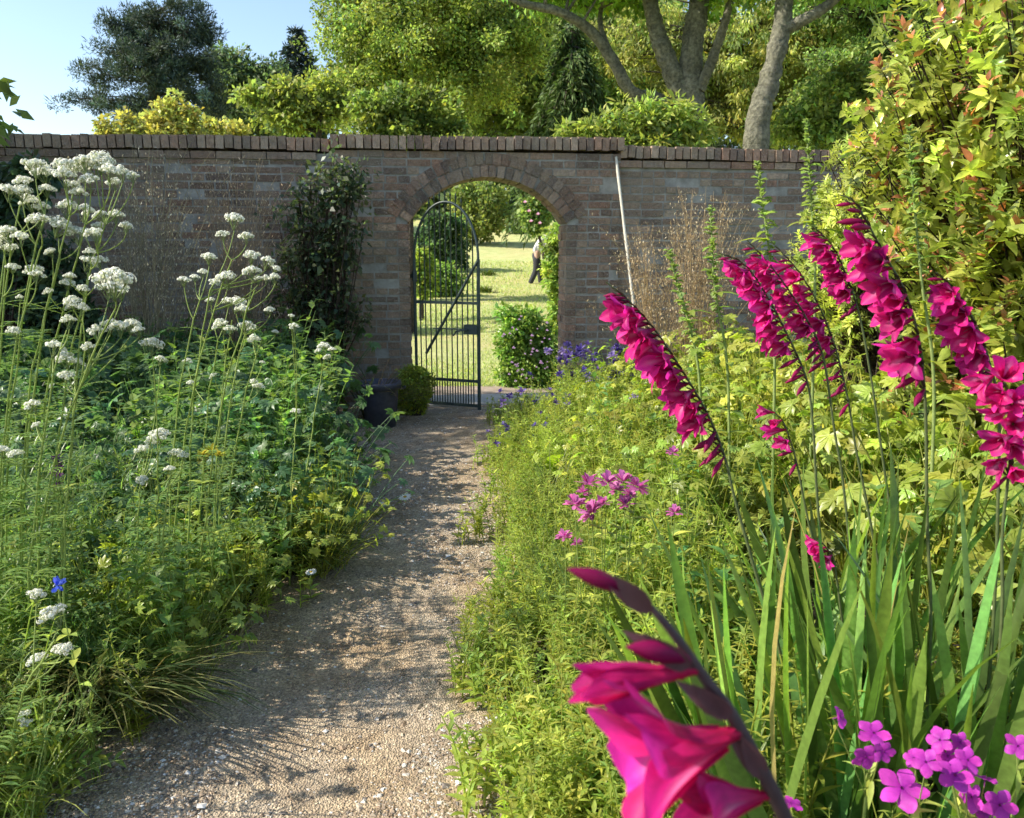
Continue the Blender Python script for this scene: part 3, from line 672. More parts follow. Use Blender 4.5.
tree('broadleaf_tree', 'single grey trunk leaning right with a forked bough near the frame top', 'tree', f0,
     [([f0-[0, 0, 0.3], at(757, 138, 13.5), at(770, 80, 13.5), at(783, 20, 13.5), at(785, -40, 13.5)], [0.30, 0.27, 0.22, 0.19, 0.15]),
      (B((781, 30, 13.5), (806, 18, 13.4), (835, -2, 13.3), (865, -40, 13.2)), [0.14, 0.12, 0.10, 0.06])],
     [(800, -50, 80, 38), (860, -35, 60, 30)], 13.5, 1.6, 150, 0.3, 80, 0.10, 0.06, (0.09, 0.14, 0.03), M_TREE, 56, bark=M_BARK, lr=0.025)
# foliage behind the trunks
f0 = gz(760, 22)
tree('willow_tree', 'olive yellow tree with hanging shoots behind the two grey trunks', 'tree', f0,
     [(up_to(760, 40, 22, f0), [0.3, 0.2, 0.08])],
     [(740, 50, 60, 60), (800, 60, 50, 55), (760, 105, 60, 30), (700, 90, 40, 40), (840, 30, 50, 50), (640, 40, 40, 40)], 22, 1.5, 620, 0.36, 110, 0.13, 0.038, (0.14, 0.145, 0.045), M_TREE, 57, hang=1.2, sub_amt=0.3)
f0 = gz(860, 19)
tree('broadleaf_tree', 'dark green tree above the right wall behind the red tipped shrub', 'tree', f0,
     [(up_to(870, 20, 19, f0), [0.25, 0.18, 0.06])],
     [(860, 90, 55, 45), (890, 40, 60, 60), (830, 120, 40, 25), (950, 30, 70, 70), (870, -20, 80, 40)], 19, 1.6, 480, 0.38, 110, 0.095, 0.055, (0.080, 0.108, 0.034), M_TREE, 58, sub_amt=0.35)
f0 = gz(835, 15)
tree('leafy_shrub', 'bright green shrub above the right wall beside the leaning trunk', 'shrub', f0,
     [(up_to(835, 120, 15, f0), [0.08, 0.06, 0.02])], [(830, 118, 40, 24), (800, 128, 26, 16), (850, 90, 30, 24)], 15, 0.7, 110, 0.22, 70, 0.10, 0.06, (0.09, 0.115, 0.028), M_TREE, 59, lr=0.02)
f0 = gz(645, 11)
tree('leafy_shrub', 'sunlit pale green bush with long leaves at the foot of the big multi-stemmed tree', 'shrub', f0,
     [(up_to(645, 130, 11, f0), [0.06, 0.04, 0.02])], [(660, 122, 36, 20), (620, 130, 36, 14), (690, 130, 22, 14), (580, 134, 26, 10), (640, 160, 70, 26)], 11, 0.5, 130, 0.16, 60, 0.11, 0.035, (0.13, 0.15, 0.04), M_TREE, 60, lr=0.015)
f0 = gz(610, 30)
tree('broadleaf_tree', 'distant mid green tree seen between the weeping conifer and the big trunk', 'tree', f0,
     [(up_to(620, 0, 30, f0), [0.3, 0.2, 0.08])], [(630, 30, 60, 60), (600, 90, 60, 50), (660, 90, 50, 50), (540, 0, 50, 40)], 30, 1.8, 340, 0.6, 80, 0.2, 0.12, (0.09, 0.125, 0.035), M_TREE, 61)
f0 = gz(440, 45)
tree('far_wood', 'far wood of dense trees closing the view beyond the lawn', 'wood', f0, [(up_to(440, 150, 45, f0), [0.4, 0.3, 0.1])],
     [(360, 190, 160, 70), (520, 190, 160, 70), (680, 160, 140, 80), (800, 120, 130, 100), (930, 100, 130, 120), (480, 110, 150, 70)], 45, 2.5, 500, 1.0, 60, 0.4, 0.25, (0.06, 0.08, 0.03), M_TREE, 62)['kind'] = 'stuff'
# bushes on the lawn seen through the arch
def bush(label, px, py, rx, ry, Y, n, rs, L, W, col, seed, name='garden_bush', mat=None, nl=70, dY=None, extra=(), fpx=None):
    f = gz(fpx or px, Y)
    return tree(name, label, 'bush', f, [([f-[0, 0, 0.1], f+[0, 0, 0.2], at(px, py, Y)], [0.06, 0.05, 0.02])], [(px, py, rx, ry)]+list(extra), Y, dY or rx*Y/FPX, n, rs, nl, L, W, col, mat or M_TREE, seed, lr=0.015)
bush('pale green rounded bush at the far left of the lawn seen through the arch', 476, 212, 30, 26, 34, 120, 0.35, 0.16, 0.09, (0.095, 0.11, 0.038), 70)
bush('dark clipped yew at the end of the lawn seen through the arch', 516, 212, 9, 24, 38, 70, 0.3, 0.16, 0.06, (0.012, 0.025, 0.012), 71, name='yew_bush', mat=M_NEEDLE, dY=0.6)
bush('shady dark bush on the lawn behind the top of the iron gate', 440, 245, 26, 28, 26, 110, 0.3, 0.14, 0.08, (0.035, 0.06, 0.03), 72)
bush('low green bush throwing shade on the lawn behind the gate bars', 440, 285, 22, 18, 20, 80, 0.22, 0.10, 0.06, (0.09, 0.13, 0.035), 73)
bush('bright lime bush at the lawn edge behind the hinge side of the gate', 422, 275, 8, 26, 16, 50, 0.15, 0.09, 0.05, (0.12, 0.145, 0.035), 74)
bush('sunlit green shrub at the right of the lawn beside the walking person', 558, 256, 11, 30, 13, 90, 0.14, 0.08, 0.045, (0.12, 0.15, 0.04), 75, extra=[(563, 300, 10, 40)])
def tuft(label, px, py, Y, seed):
    rng = np.random.default_rng(seed); p = gz(px, Y); n = 140; a = rng.random(n)*6.28
    g = G(); D = np.stack([np.cos(a)*0.6, np.sin(a)*0.6, 0.5+rng.random(n)], -1)
    g.blades(p+rng.normal(0, 0.08, (n, 3))*[1, 1, 0], D, UP, 0.15+0.2*rng.random(n), 0.03, GRASS, 0.8, 0, vary(rng, (0.10, 0.13, 0.03), n))
    tag(g.obj('grass_tuft', M_LEAF), label, 'tuft', 'grass tufts on the lawn')
tuft('upper dark grass tuft on the lawn just right of the gate', 489, 265, 25, 1)
tuft('lower dark grass tuft on the lawn just right of the gate', 485, 286, 21, 2)
# rose with pink blossoms, shrub with lilac blossoms by the gate
t = bush('climbing rose bush with pale pink blossoms at the right of the lawn under the arch', 535, 214, 11, 15, 18, 90, 0.17, 0.09, 0.06, (0.10, 0.13, 0.045), 76, name='rose_bush', fpx=552)
rng = np.random.default_rng(77)
def rosette(rng, r, col, n=14, up=0.6):
    g = G(); a = rng.random(n)*6.28; e = rng.random(n)*up
    D = np.stack([np.cos(a)*np.cos(e), np.sin(a)*np.cos(e), np.sin(e)], -1)
    g.blades(D*r*0.1, D, UP, r*(0.7+0.4*rng.random(n)), r*0.8, PETAL, -0.5, 0.2, vary(rng, col, n, 0.12, 0.03)); return g
rm = rosette(rng, 0.045, (0.72, 0.52, 0.54), 18, 1.4).mesh('blossom', M_PETAL)
for px, py in ((525, 203), (529, 212), (538, 215), (531, 222), (540, 224)): place(rm, 'blossom', t, at(px, py, 17.4), None, 1.2)
t = bush('leafy shrub with pale lilac blossom just beyond the threshold right of the gate', 527, 360, 32, 42, 9.0, 230, 0.10, 0.055, 0.03, (0.10, 0.15, 0.035), 78, name='flowering_shrub', mat=M_GLOSS, nl=60, extra=[(518, 330, 20, 28), (540, 385, 30, 26)])
lm = rosette(rng, 0.015, (0.68, 0.60, 0.68), 20, 1.4).mesh('blossom', M_PETAL)
for k in range(46):
    a = rng.random()*6.28; q = rng.random()**0.5
    place(lm, 'blossom', t, at(528+30*q*math.cos(a), 352+38*q*math.sin(a), 8.62+0.15*rng.random()), None, 0.8+0.7*rng.random())

# ------------------------------------------------------------------ person on the lawn
def skin(name, verts, edges, rads, mat, parent, sub=2):
    me = bpy.data.meshes.new(name); me.from_pydata([Vector(v) for v in verts], edges, []); me.materials.append(mat)
    o = bpy.data.objects.new(name, me); COL.objects.link(o); o.parent = parent
    bm = bmesh.new(); bm.from_mesh(me); ly = bm.verts.layers.skin.verify(); bm.verts.ensure_lookup_table()
    for v, r in zip(bm.verts, rads):
        v[ly].radius = (r, r) if not isinstance(r, tuple) else r
    bm.verts[0][ly].use_root = True; bm.to_mesh(me); bm.free()
    o.modifiers.new('skin', 'SKIN').use_smooth_shade = True
    sm = o.modifiers.new('sub', 'SUBSURF'); sm.levels = sub; sm.render_levels = sub
    return o
def person():
    Y = 23.0; p = at(536, 288, Y); 
    t = empty('person', p, 'person in pale shirt and dark trousers stooping beside the lawn shrubs', 'person'); t.rotation_euler = (0, 0, rad(8))
    # local: facing +x, stooping, mid stride. metres above the feet
    V = [(0, 0, 0.93), (0.07, 0, 1.10), (0.17, 0, 1.27), (0.27, 0, 1.38), (0.37, 0, 1.44), (0.46, 0, 1.46),     # pelvis, spine, chest, neck base, neck, head
         (0.0, 0.10, 0.88), (0.12, 0.11, 0.50), (0.16, 0.11, 0.10), (0.28, 0.11, 0.05),
         (0.0, -0.10, 0.88), (-0.02, -0.11, 0.49), (-0.20, -0.11, 0.11), (-0.09, -0.11, 0.05),
         (0.27, 0.19, 1.33), (0.36, 0.22, 1.06), (0.50, 0.18, 0.86), (0.56, 0.17, 0.80),
         (0.27, -0.19, 1.33), (0.34, -0.22, 1.05), (0.48, -0.18, 0.86), (0.54, -0.17, 0.80), (0.55, 0, 1.47)]
    E = [(0, 1), (1, 2), (2, 3), (3, 4), (4, 5), (0, 6), (6, 7), (7, 8), (8, 9), (0, 10), (10, 11), (11, 12), (12, 13), (3, 14), (14, 15), (15, 16), (16, 17), (3, 18), (18, 19), (19, 20), (20, 21), (5, 22)]
    Rr = [0.14, 0.13, 0.145, 0.12, 0.06, 0.095, 0.09, 0.062, 0.042, 0.035, 0.09, 0.062, 0.042, 0.035, 0.06, 0.045, 0.034, 0.035, 0.06, 0.045, 0.034, 0.035, 0.085]
    skin('body', V, E, Rr, M_SKIN, t)
    sv = [V[0], V[1], V[2], V[3], V[14], V[15], V[18], V[19], (0.31, 0, 1.41)]; se = [(0, 1), (1, 2), (2, 3), (3, 4), (4, 5), (3, 6), (6, 7), (3, 8)]
    skin('shirt', sv, se, [0.165, 0.16, 0.175, 0.145, 0.085, 0.07, 0.085, 0.07, 0.09], M_SHIRT, t)
    tv = [V[0], V[6], V[7], V[8], V[10], V[11], V[12], (0.02, 0, 1.0)]; te = [(0, 1), (1, 2), (2, 3), (0, 4), (4, 5), (5, 6), (0, 7)]
    skin('trousers', tv, te, [0.16, 0.12, 0.09, 0.075, 0.12, 0.09, 0.075, 0.15], M_TROUSER, t)
    for a, b in ((8, 9), (12, 13)):
        skin('shoe', [(V[a][0], V[a][1], 0.06), (V[b][0]-0.05, V[b][1], 0.05), (V[b][0]+0.03, V[b][1], 0.04)], [(0, 1), (1, 2)], [0.06, 0.055, 0.045], M_SHOE, t)
    skin('hair', [(0.42, 0, 1.53), (0.50, 0, 1.55), (0.38, 0, 1.47)], [(0, 1), (0, 2)], [0.095, 0.07, 0.07], M_HAIR, t)
person()

# ------------------------------------------------------------------ plant prototypes (arrays)
def p_willow(rng, h, n, L, W, col, lean=0.15, stems=1, el=(0.2, 0.9), prof=LANCE, droop=0.6):
    g = G()
    for s in range(stems):
        a0 = rng.random()*6.28; top = np.array([math.cos(a0)*lean*h, math.sin(a0)*lean*h, h]); base = rng.normal(0, 0.02*stems**0.5, 3)*[1, 1, 0]
        hh = 0.7+0.4*rng.random(); top = top*hh
        path = bez(base, base+[0, 0, h*0.5], base+top, 7); g.tubes(path, np.linspace(0.0032, 0.0012, 7), 4, np.asarray(col)*[1.1, 1.05, 1.2])
        t = np.sort(0.08+0.92*rng.random(n)); idx = np.clip((t*6).astype(int), 0, 5); fr = (t*6-idx)[:, None]
        P = path[idx]*(1-fr)+path[idx+1]*fr; a = np.arange(n)*2.4+rng.random(n)*0.6; e = el[0]+(el[1]-el[0])*rng.random(n)
        D = np.stack([np.cos(a)*np.cos(e), np.sin(a)*np.cos(e), np.sin(e)], -1); sz = (1.1-0.55*t)*(0.75+0.5*rng.random(n))
        g.blades(P, D, UP, L*sz, W*sz, prof, droop*(0.5+rng.random(n)), 0.25, vary(rng, col, n, 0.18, 0.1))
    return g.arr()
def p_geranium(rng, h, n, r, col, lobes=7):
    g = G(); a = rng.random(n)*6.28; tilt = rng.random(n)**0.7*1.0
    top = np.stack([np.cos(a)*np.sin(tilt)*h*0.75, np.sin(a)*np.sin(tilt)*h*0.75, h*(0.45+0.6*rng.random(n))*np.cos(tilt*0.7)], -1)
    b = rng.normal(0, 0.03, (n, 3))*[1, 1, 0]; tt = np.linspace(0, 1, 5)[None, :, None]; mid = (b+top)/2+UP*h*0.12
    g.tubes((1-tt)**2*b[:, None]+2*tt*(1-tt)*mid[:, None]+tt*tt*top[:, None], np.linspace(0.0028, 0.0014, 5), 4, np.asarray(col)*[1.1, 1.0, 1.2])
    nrm = unit(np.stack([np.cos(a), np.sin(a), np.zeros(n)], -1)*0.5+UP+rng.normal(0, 0.5, (n, 3)))
    X = unit(np.cross(nrm, rng.normal(size=(n, 3)))); Yv = np.cross(nrm, X); cc = vary(rng, col, n, 0.18, 0.1); sz = r*(0.6+0.6*rng.random(n))
    for k in range(lobes):
        th = (k-(lobes-1)/2)*(4.6/lobes); D = X*math.cos(th)+Yv*math.sin(th)
        g.blades(top, D, nrm, sz*(1-0.12*abs(k-(lobes-1)/2)), sz*0.40, [0.15, 0.6, 1.0, 0.6, 0.05], 0.5*rng.random(n)+0.2, 0.3, cc)
    return g.arr()
def p_grass(rng, n, L, W, col, spread=0.5, droop=1.2, base=0.03):
    g = G(); a = rng.random(n)*6.28; s = rng.random(n)*spread
    D = np.stack([np.cos(a)*np.sin(s), np.sin(a)*np.sin(s), np.cos(s)], -1)
    U = np.stack([-np.cos(a), -np.sin(a), 0.2+np.zeros(n)], -1)
    g.blades(rng.normal(0, base, (n, 3))*[1, 1, 0], D, U, L*(0.55+0.6*rng.random(n)), W*(0.7+0.5*rng.random(n)), GRASS, droop*(0.4+0.8*rng.random(n)), 0, vary(rng, col, n, 0.2, 0.12))
    return g.arr()
def p_feather(rng, h, n, col):
    g = G(); 
    for s in range(4):
        a0 = rng.random()*6.28; base = rng.normal(0, 0.03, 3)*[1, 1, 0]; top = base+np.array([math.cos(a0)*0.2*h, math.sin(a0)*0.2*h, h*(0.7+0.4*rng.random())])
        path = bez(base, base+[0, 0, h*0.5], top, 7); g.tubes(path, np.linspace(0.003, 0.001, 7), 4, col)
        t = 0.1+0.9*rng.random(n); idx = np.clip((t*6).astype(int), 0, 5); fr = (t*6-idx)[:, None]; P = path[idx]*(1-fr)+path[idx+1]*fr
        D = unit(rng.normal(0, 1, (n, 3))+UP*0.5); g.blades(P, D, UP, 0.05*(0.5+rng.random(n)), 0.004, [0.7, 1, 0.1], 0.5, 0, vary(rng, col, n, 0.2, 0.1))
    return g.arr()
def scatter(g, rng, protos, pts, zf=None, smin=0.8, smax=1.2, tint=0.15):
    for p in pts:
        a = protos[rng.integers(len(protos))]
        t = np.exp(rng.normal(0, tint))*np.array([1+rng.normal(0, 0.08), 1, 1+rng.normal(0, 0.08)])
        sc = (smin+(smax-smin)*rng.random())*(zf(p) if zf else 1.0)
        g.put(a, (p[0], p[1], 0.03), rng.random()*6.28, sc, t)
def region(rng, n, x0, x1, y0, y1, ok=None):
    out = []
    while len(out) < n:
        x = x0+(x1-x0)*rng.random(); y = y0+(y1-y0)*rng.random()
        if ok is None or ok(x, y): out.append((x, y))
    return out
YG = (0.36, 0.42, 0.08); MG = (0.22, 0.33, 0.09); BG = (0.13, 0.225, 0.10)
rng = np.random.default_rng(100)
# right border
WIL = [p_willow(np.random.default_rng(200+k), 0.5, 34, 0.06, 0.012, YG, 0.2, 3) for k in range(8)]
OVA = [p_willow(np.random.default_rng(220+k), 0.6, 22, 0.085, 0.042, MG, 0.25, 3, prof=OVATE) for k in range(8)]
GER = [p_geranium(np.random.default_rng(240+k), 0.55, 46, 0.048, YG) for k in range(8)]
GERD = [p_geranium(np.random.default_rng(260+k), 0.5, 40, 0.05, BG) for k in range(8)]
FEA = [p_feather(np.random.default_rng(280+k), 0.5, 70, (0.20, 0.29, 0.09)) for k in range(6)]
GRS = [p_grass(np.random.default_rng(300+k), 60, 0.45, 0.006, (0.25, 0.30, 0.09), 0.7, 1.3) for k in range(6)]
LOW = [p_willow(np.random.default_rng(320+k), 0.22, 16, 0.05, 0.016, YG, 0.3, 4) for k in range(6)]
def edge_r(x, y): return x > -0.13+0.08*math.sin(y*4.2)+0.05*math.sin(y*9)
g = G()
scatter(g, rng, WIL, region(rng, 420, -0.2, 0.85, 1.55, 7.0, edge_r), lambda p: 0.45+0.75*min(1, (p[0]+0.15)/0.7), 0.8, 1.2)
scatter(g, rng, LOW, region(rng, 260, -0.25, 0.4, 1.5, 7.2, edge_r), None, 0.7, 1.3)
tag(g.obj('narrow_leaf_foliage', M_LEAF), 'mass of upright narrow-leaved stems edging the path on the right', 'foliage', kind='stuff')
g = G()
scatter(g, rng, GER, region(rng, 230, 0.5, 4.2, 2.5, 7.6), lambda p: 1.0+0.5*min(1, (p[0]-0.5)/1.2), 0.8, 1.2)
tag(g.obj('lobed_leaf_foliage', M_LEAF), 'lush yellow green lobed foliage filling the right border', 'foliage', kind='stuff')
g = G()
scatter(g, rng, OVA, region(rng, 70, 0.4, 3.0, 1.7, 7.6), lambda p: 0.8+0.4*min(1, p[0]), 0.8, 1.1)
scatter(g, rng, LOW, region(rng, 110, 0.3, 2.0, 0.9, 2.6), None, 0.9, 1.5)
scatter(g, rng, GRS, region(rng, 40, 0.1, 2.2, 1.4, 6.5), None, 0.7, 1.2)
scatter(g, rng, WIL, region(rng, 90, 0.35, 2.0, 1.2, 2.6), lambda p: 0.8, 0.7, 1.1)
tag(g.obj('mixed_border_foliage', M_LEAF), 'mixed fine foliage and grass under the magenta spikes on the right', 'foliage', kind='stuff')
# left border
def edge_l(x, y): return x < pl(y)-0.08+0.1*math.sin(y*3.7)
g = G()
scatter(g, rng, OVA, region(rng, 240, -4.6, -0.7, 2.4, 7.3, edge_l), lambda p: 0.8+0.65*min(1, (p[1]-2.4)/3), 0.8, 1.2)
tag(g.obj('broad_leaf_foliage', M_LEAF), 'mass of broad green leaves filling the left border', 'foliage', kind='stuff')
g = G()
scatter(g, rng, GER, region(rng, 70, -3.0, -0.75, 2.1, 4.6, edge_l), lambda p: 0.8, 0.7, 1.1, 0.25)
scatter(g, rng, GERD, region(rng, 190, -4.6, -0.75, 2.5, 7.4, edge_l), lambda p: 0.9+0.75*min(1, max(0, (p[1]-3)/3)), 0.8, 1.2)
tag(g.obj('dark_lobed_foliage', M_LEAF), 'shaded blue green lobed leaves deep in the left border', 'foliage', kind='stuff')
g = G()
scatter(g, rng, FEA, region(rng, 150, -2.8, -0.8, 1.5, 3.9, edge_l), lambda p: 0.5+0.6*min(1, (-1.1-p[0])/0.6 if p[0] < -1.1 else 0.0), 0.8, 1.2)
scatter(g, rng, GRS, region(rng, 90, -2.6, -0.7, 1.6, 5.5, edge_l), None, 0.6, 1.1, 0.25)
scatter(g, rng, LOW, region(rng, 190, -2.6, -0.7, 1.6, 5.2, edge_l), None, 0.7, 1.3, 0.25)
scatter(g, rng, WIL, region(rng, 130, -3.0, -0.9, 2.0, 4.8, edge_l), lambda p: 0.9, 0.7, 1.3)
tag(g.obj('feathery_foliage', M_LEAF), 'low feathery leaves and grass spilling along the left path edge', 'foliage', kind='stuff')

# ------------------------------------------------------------------ white valerian
def head_mesh(seed):
    rng = np.random.default_rng(seed); g = G(); nb = rng.integers(7, 12)
    for k in range(nb):
        a = k*2.4; r = 0.72*math.sqrt(k/nb); c = np.array([math.cos(a)*r, math.sin(a)*r, 0.75*(1-r*r)+rng.normal(0, 0.05)])
        n = 46; d = rdir(rng, n); d[:, 2] = np.abs(d[:, 2])*0.9-0.25; d = unit(d); rr = 0.27*(0.75+0.4*rng.random())
        P = c+d*rr*np.array([1, 1, 0.95]); T = unit(np.cross(d, rng.normal(size=(n, 3))))
        g.rhombs(P-T*0.06, T, d, 0.13, 0.12, 0.25, vary(rng, (0.88, 0.88, 0.82), n, 0.06, 0.01))
        g.tubes(bez([0, 0, -0.45], c*0.5+[0, 0, -0.25], c, 4), 0.022, 4, (0.25, 0.32, 0.12))
        m = 14; dd = rdir(rng, m)*0.5; g.rhombs(c+dd*rr*0.5, rdir(rng, m), rdir(rng, m), 0.2, 0.2, 0.1, np.tile((0.6, 0.64, 0.45), (m, 1)))
    return g.mesh('flower_head', M_WHITE)
HEADS = [head_mesh(400+k) for k in range(8)]
VST = (0.30, 0.38, 0.10)
def valerian(label, feet, heads, Y, seed, name='white_valerian', group='white valerian plants', nleaf=9, leafcol=MG):
    """feet: list of (foot_px, top_px, top_py); heads: (px,py,rpx)"""
    rng = np.random.default_rng(seed)
    bx = np.mean([at(f[0], 500, Y)[0] for f in feet])
    t = empty(name, (bx, Y, 0.03), label, 'flower', group)
    stems = []
    for fx, tx, ty in feet:
        Yb = Y+rng.normal(0, 0.06); b = at(fx, 500, Yb); b[2] = 0.02; e = at(tx, ty, Y+rng.normal(0, 0.10))
        path = bez(b, [b[0]*0.8+e[0]*0.2+rng.normal(0, 0.03), (b[1]+e[1])/2+rng.normal(0, 0.03), e[2]*0.6], e, 16); path[1:-1] += rng.normal(0, 0.0025, (14, 3)); stems.append(path)
        g = G(); g.tubes(path, np.linspace(0.0045, 0.0024, 16), 6, VST)
        st = child(g, 'stem', t, M_STEM)
        # pinnate leaves in pairs
        g = G()
        for k in range(nleaf):
            f = 0.15+0.75*k/nleaf; p = path[int(f*15)]
            for s in (0, 1):
                a = k*1.57+s*math.pi+rng.random()*0.5; d = np.array([math.cos(a), math.sin(a), 0.45]); ln = (0.19*(1-f*0.75))*(0.8+0.4*rng.random())
                rp = bez(p, p+d*ln*0.6, p+d*ln-UP*0.25*ln, 6); g.tubes(rp, 0.0012, 4, VST)
                for q in range(1, 6):
                    for sd in (-1, 1):
                        side = np.cross(d, UP)*sd; g.blades([rp[q]], [side*0.9+d*0.5], UP, 0.05*(1.2-f)*(0.8+0.4*rng.random()), 0.014*(1.2-f), LANCE, 0.5, 0.25, vary(rng, leafcol, 1, 0.15, 0.1))
        child(g, 'foliage', t, M_LEAF)
    allp = np.concatenate([s[6:] for s in stems])
    for hx, hy, hr in heads:
        p = at(hx, hy, Y+rng.normal(0, 0.08)); r = hr*Y/FPX*1.32*math.exp(rng.normal(0, 0.08))
        low = allp[:, 2] < p[2]-0.04
        cand = allp[low] if low.any() else allp
        dd = np.linalg.norm((cand-p)*[1, 1, 0.45], axis=1); q = cand[dd.argmin()]
        g = G(); g.tubes(bez(q, q*0.5+p*0.5+[(p[0]-q[0])*0.25, 0, -0.02], p-UP*r*0.4, 7), np.linspace(0.0022, 0.0014, 7), 5, VST); child(g, 'flower_stalk', t, M_STEM)
        a = rng.random()*6.28; ca, sa = math.cos(a), math.sin(a); tl = rng.normal(0, 0.2, 2)
        m = np.array(Matrix.Rotation(tl[0], 3, 'X') @ Matrix.Rotation(tl[1], 3, 'Y') @ Matrix.Rotation(a, 3, 'Z'))
        place(HEADS[rng.integers(8)], 'flower_head', t, p, m, r)
valerian('tallest white valerian clump at the left edge, crowded with white heads', [(-30, 20, 205), (-10, 45, 215), (0, 70, 215), (20, 85, 225), (30, 105, 225), (-60, 10, 225)],
    [(9, 197, 9), (25, 187, 10), (35, 173, 11), (45, 180, 10), (22, 197, 9), (47, 194, 8), (65, 171, 10), (64, 182, 9), (75, 174, 8), (85, 170, 10), (101, 168, 10), (96, 174, 9), (110, 177, 9), (122, 178, 8), (133, 180, 6), (72, 190, 8), (90, 187, 9), (115, 187, 7),
     (78, 199, 8), (31, 208, 9), (42, 212, 8), (67, 213, 10), (84, 217, 9), (101, 219, 7), (116, 220, 8), (99, 230, 7), (126, 230, 6)], 2.5, 501)
valerian('white valerian clump just below and in front of the tallest one', [(-20, 40, 250), (10, 60, 260), (30, 90, 270), (-40, 5, 270)],
    [(40, 226, 9), (58, 232, 11), (79, 240, 10), (95, 239, 8), (9, 239, 10), (21, 243, 8), (10, 253, 8), (3, 246, 7), (13, 271, 6), (52, 255, 5), (90, 256, 6), (87, 267, 9), (100, 265, 7), (35, 276, 9), (50, 295, 5), (68, 287, 7), (83, 292, 7), (73, 306, 9), (70, 280, 6), (36, 280, 8), (20, 300, 4)], 2.4, 502)
valerian('white valerian with one big domed head standing clear of the others', [(20, 115, 310)], [(115, 291, 15), (108, 295, 10), (121, 296, 10), (110, 330, 9), (97, 337, 9), (120, 333, 8), (131, 330, 8), (139, 334, 6)], 2.45, 503)
valerian('white valerian low at the left edge with heads among leaves', [(0, 60, 350), (-20, 15, 350), (40, 85, 350)],
    [(82, 312, 7), (69, 325, 8), (73, 310, 6), (53, 353, 10), (67, 364, 9), (76, 367, 7), (89, 351, 6), (66, 380, 8), (14, 334, 6), (35, 410, 9), (16, 458, 8), (2, 455, 8), (38, 427, 4), (52, 388, 4)], 2.35, 504)
valerian('tall valerian spray with small round white heads in front of the climber', [(165, 232, 260), (180, 210, 290), (190, 255, 290), (165, 200, 300)],
    [(234, 225, 10), (223, 238, 6), (246, 241, 7), (209, 262, 7), (203, 275, 6), (184, 284, 6), (195, 280, 5), (252, 260, 8), (266, 266, 8), (275, 271, 5), (213, 286, 6), (227, 284, 9), (252, 277, 8), (266, 282, 6), (275, 281, 6), (258, 282, 5)], 2.9, 505)
valerian('shorter valerian spray with small white heads at mid height behind the leaf mass', [(205, 232, 320), (215, 245, 335), (190, 218, 340), (220, 262, 340)],
    [(236, 309, 10), (228, 305, 6), (211, 303, 4), (243, 313, 6), (270, 313, 5), (223, 330, 8), (230, 333, 6), (246, 330, 7), (253, 331, 5), (255, 344, 7), (275, 334, 3), (262, 364, 3), (253, 385, 6), (215, 378, 4), (188, 364, 5), (191, 385, 4), (258, 390, 6)], 3.1, 506)
valerian('slender single valerian stem nearest the gate side with small white heads', [(285, 322, 370)], [(324, 350, 6), (328, 359, 4), (319, 353, 4), (332, 352, 4)], 3.5, 507, nleaf=5)
valerian('low valerian with a broad white head in the middle of the left border', [(150, 158, 460), (172, 172, 470), (130, 142, 480)], [(160, 440, 11), (152, 445, 8), (144, 454, 8), (177, 458, 8), (184, 459, 6), (170, 472, 6), (142, 483, 6), (152, 351, 9), (160, 363, 6)], 2.7, 508)
valerian('small valerian with tiny white heads in front of the dark leaves', [(285, 296, 425)], [(296, 414, 5), (294, 330, 5), (291, 318, 3)], 3.4, 509, nleaf=5)
valerian('foreground white flower stems drooping at the lower left corner', [(-20, 55, 640), (0, 35, 665), (-30, 20, 718)], [(57, 621, 14), (36, 599, 8), (40, 664, 10), (25, 720, 9), (60, 653, 8), (66, 652, 6), (28, 726, 6)], 1.9, 510, nleaf=6)

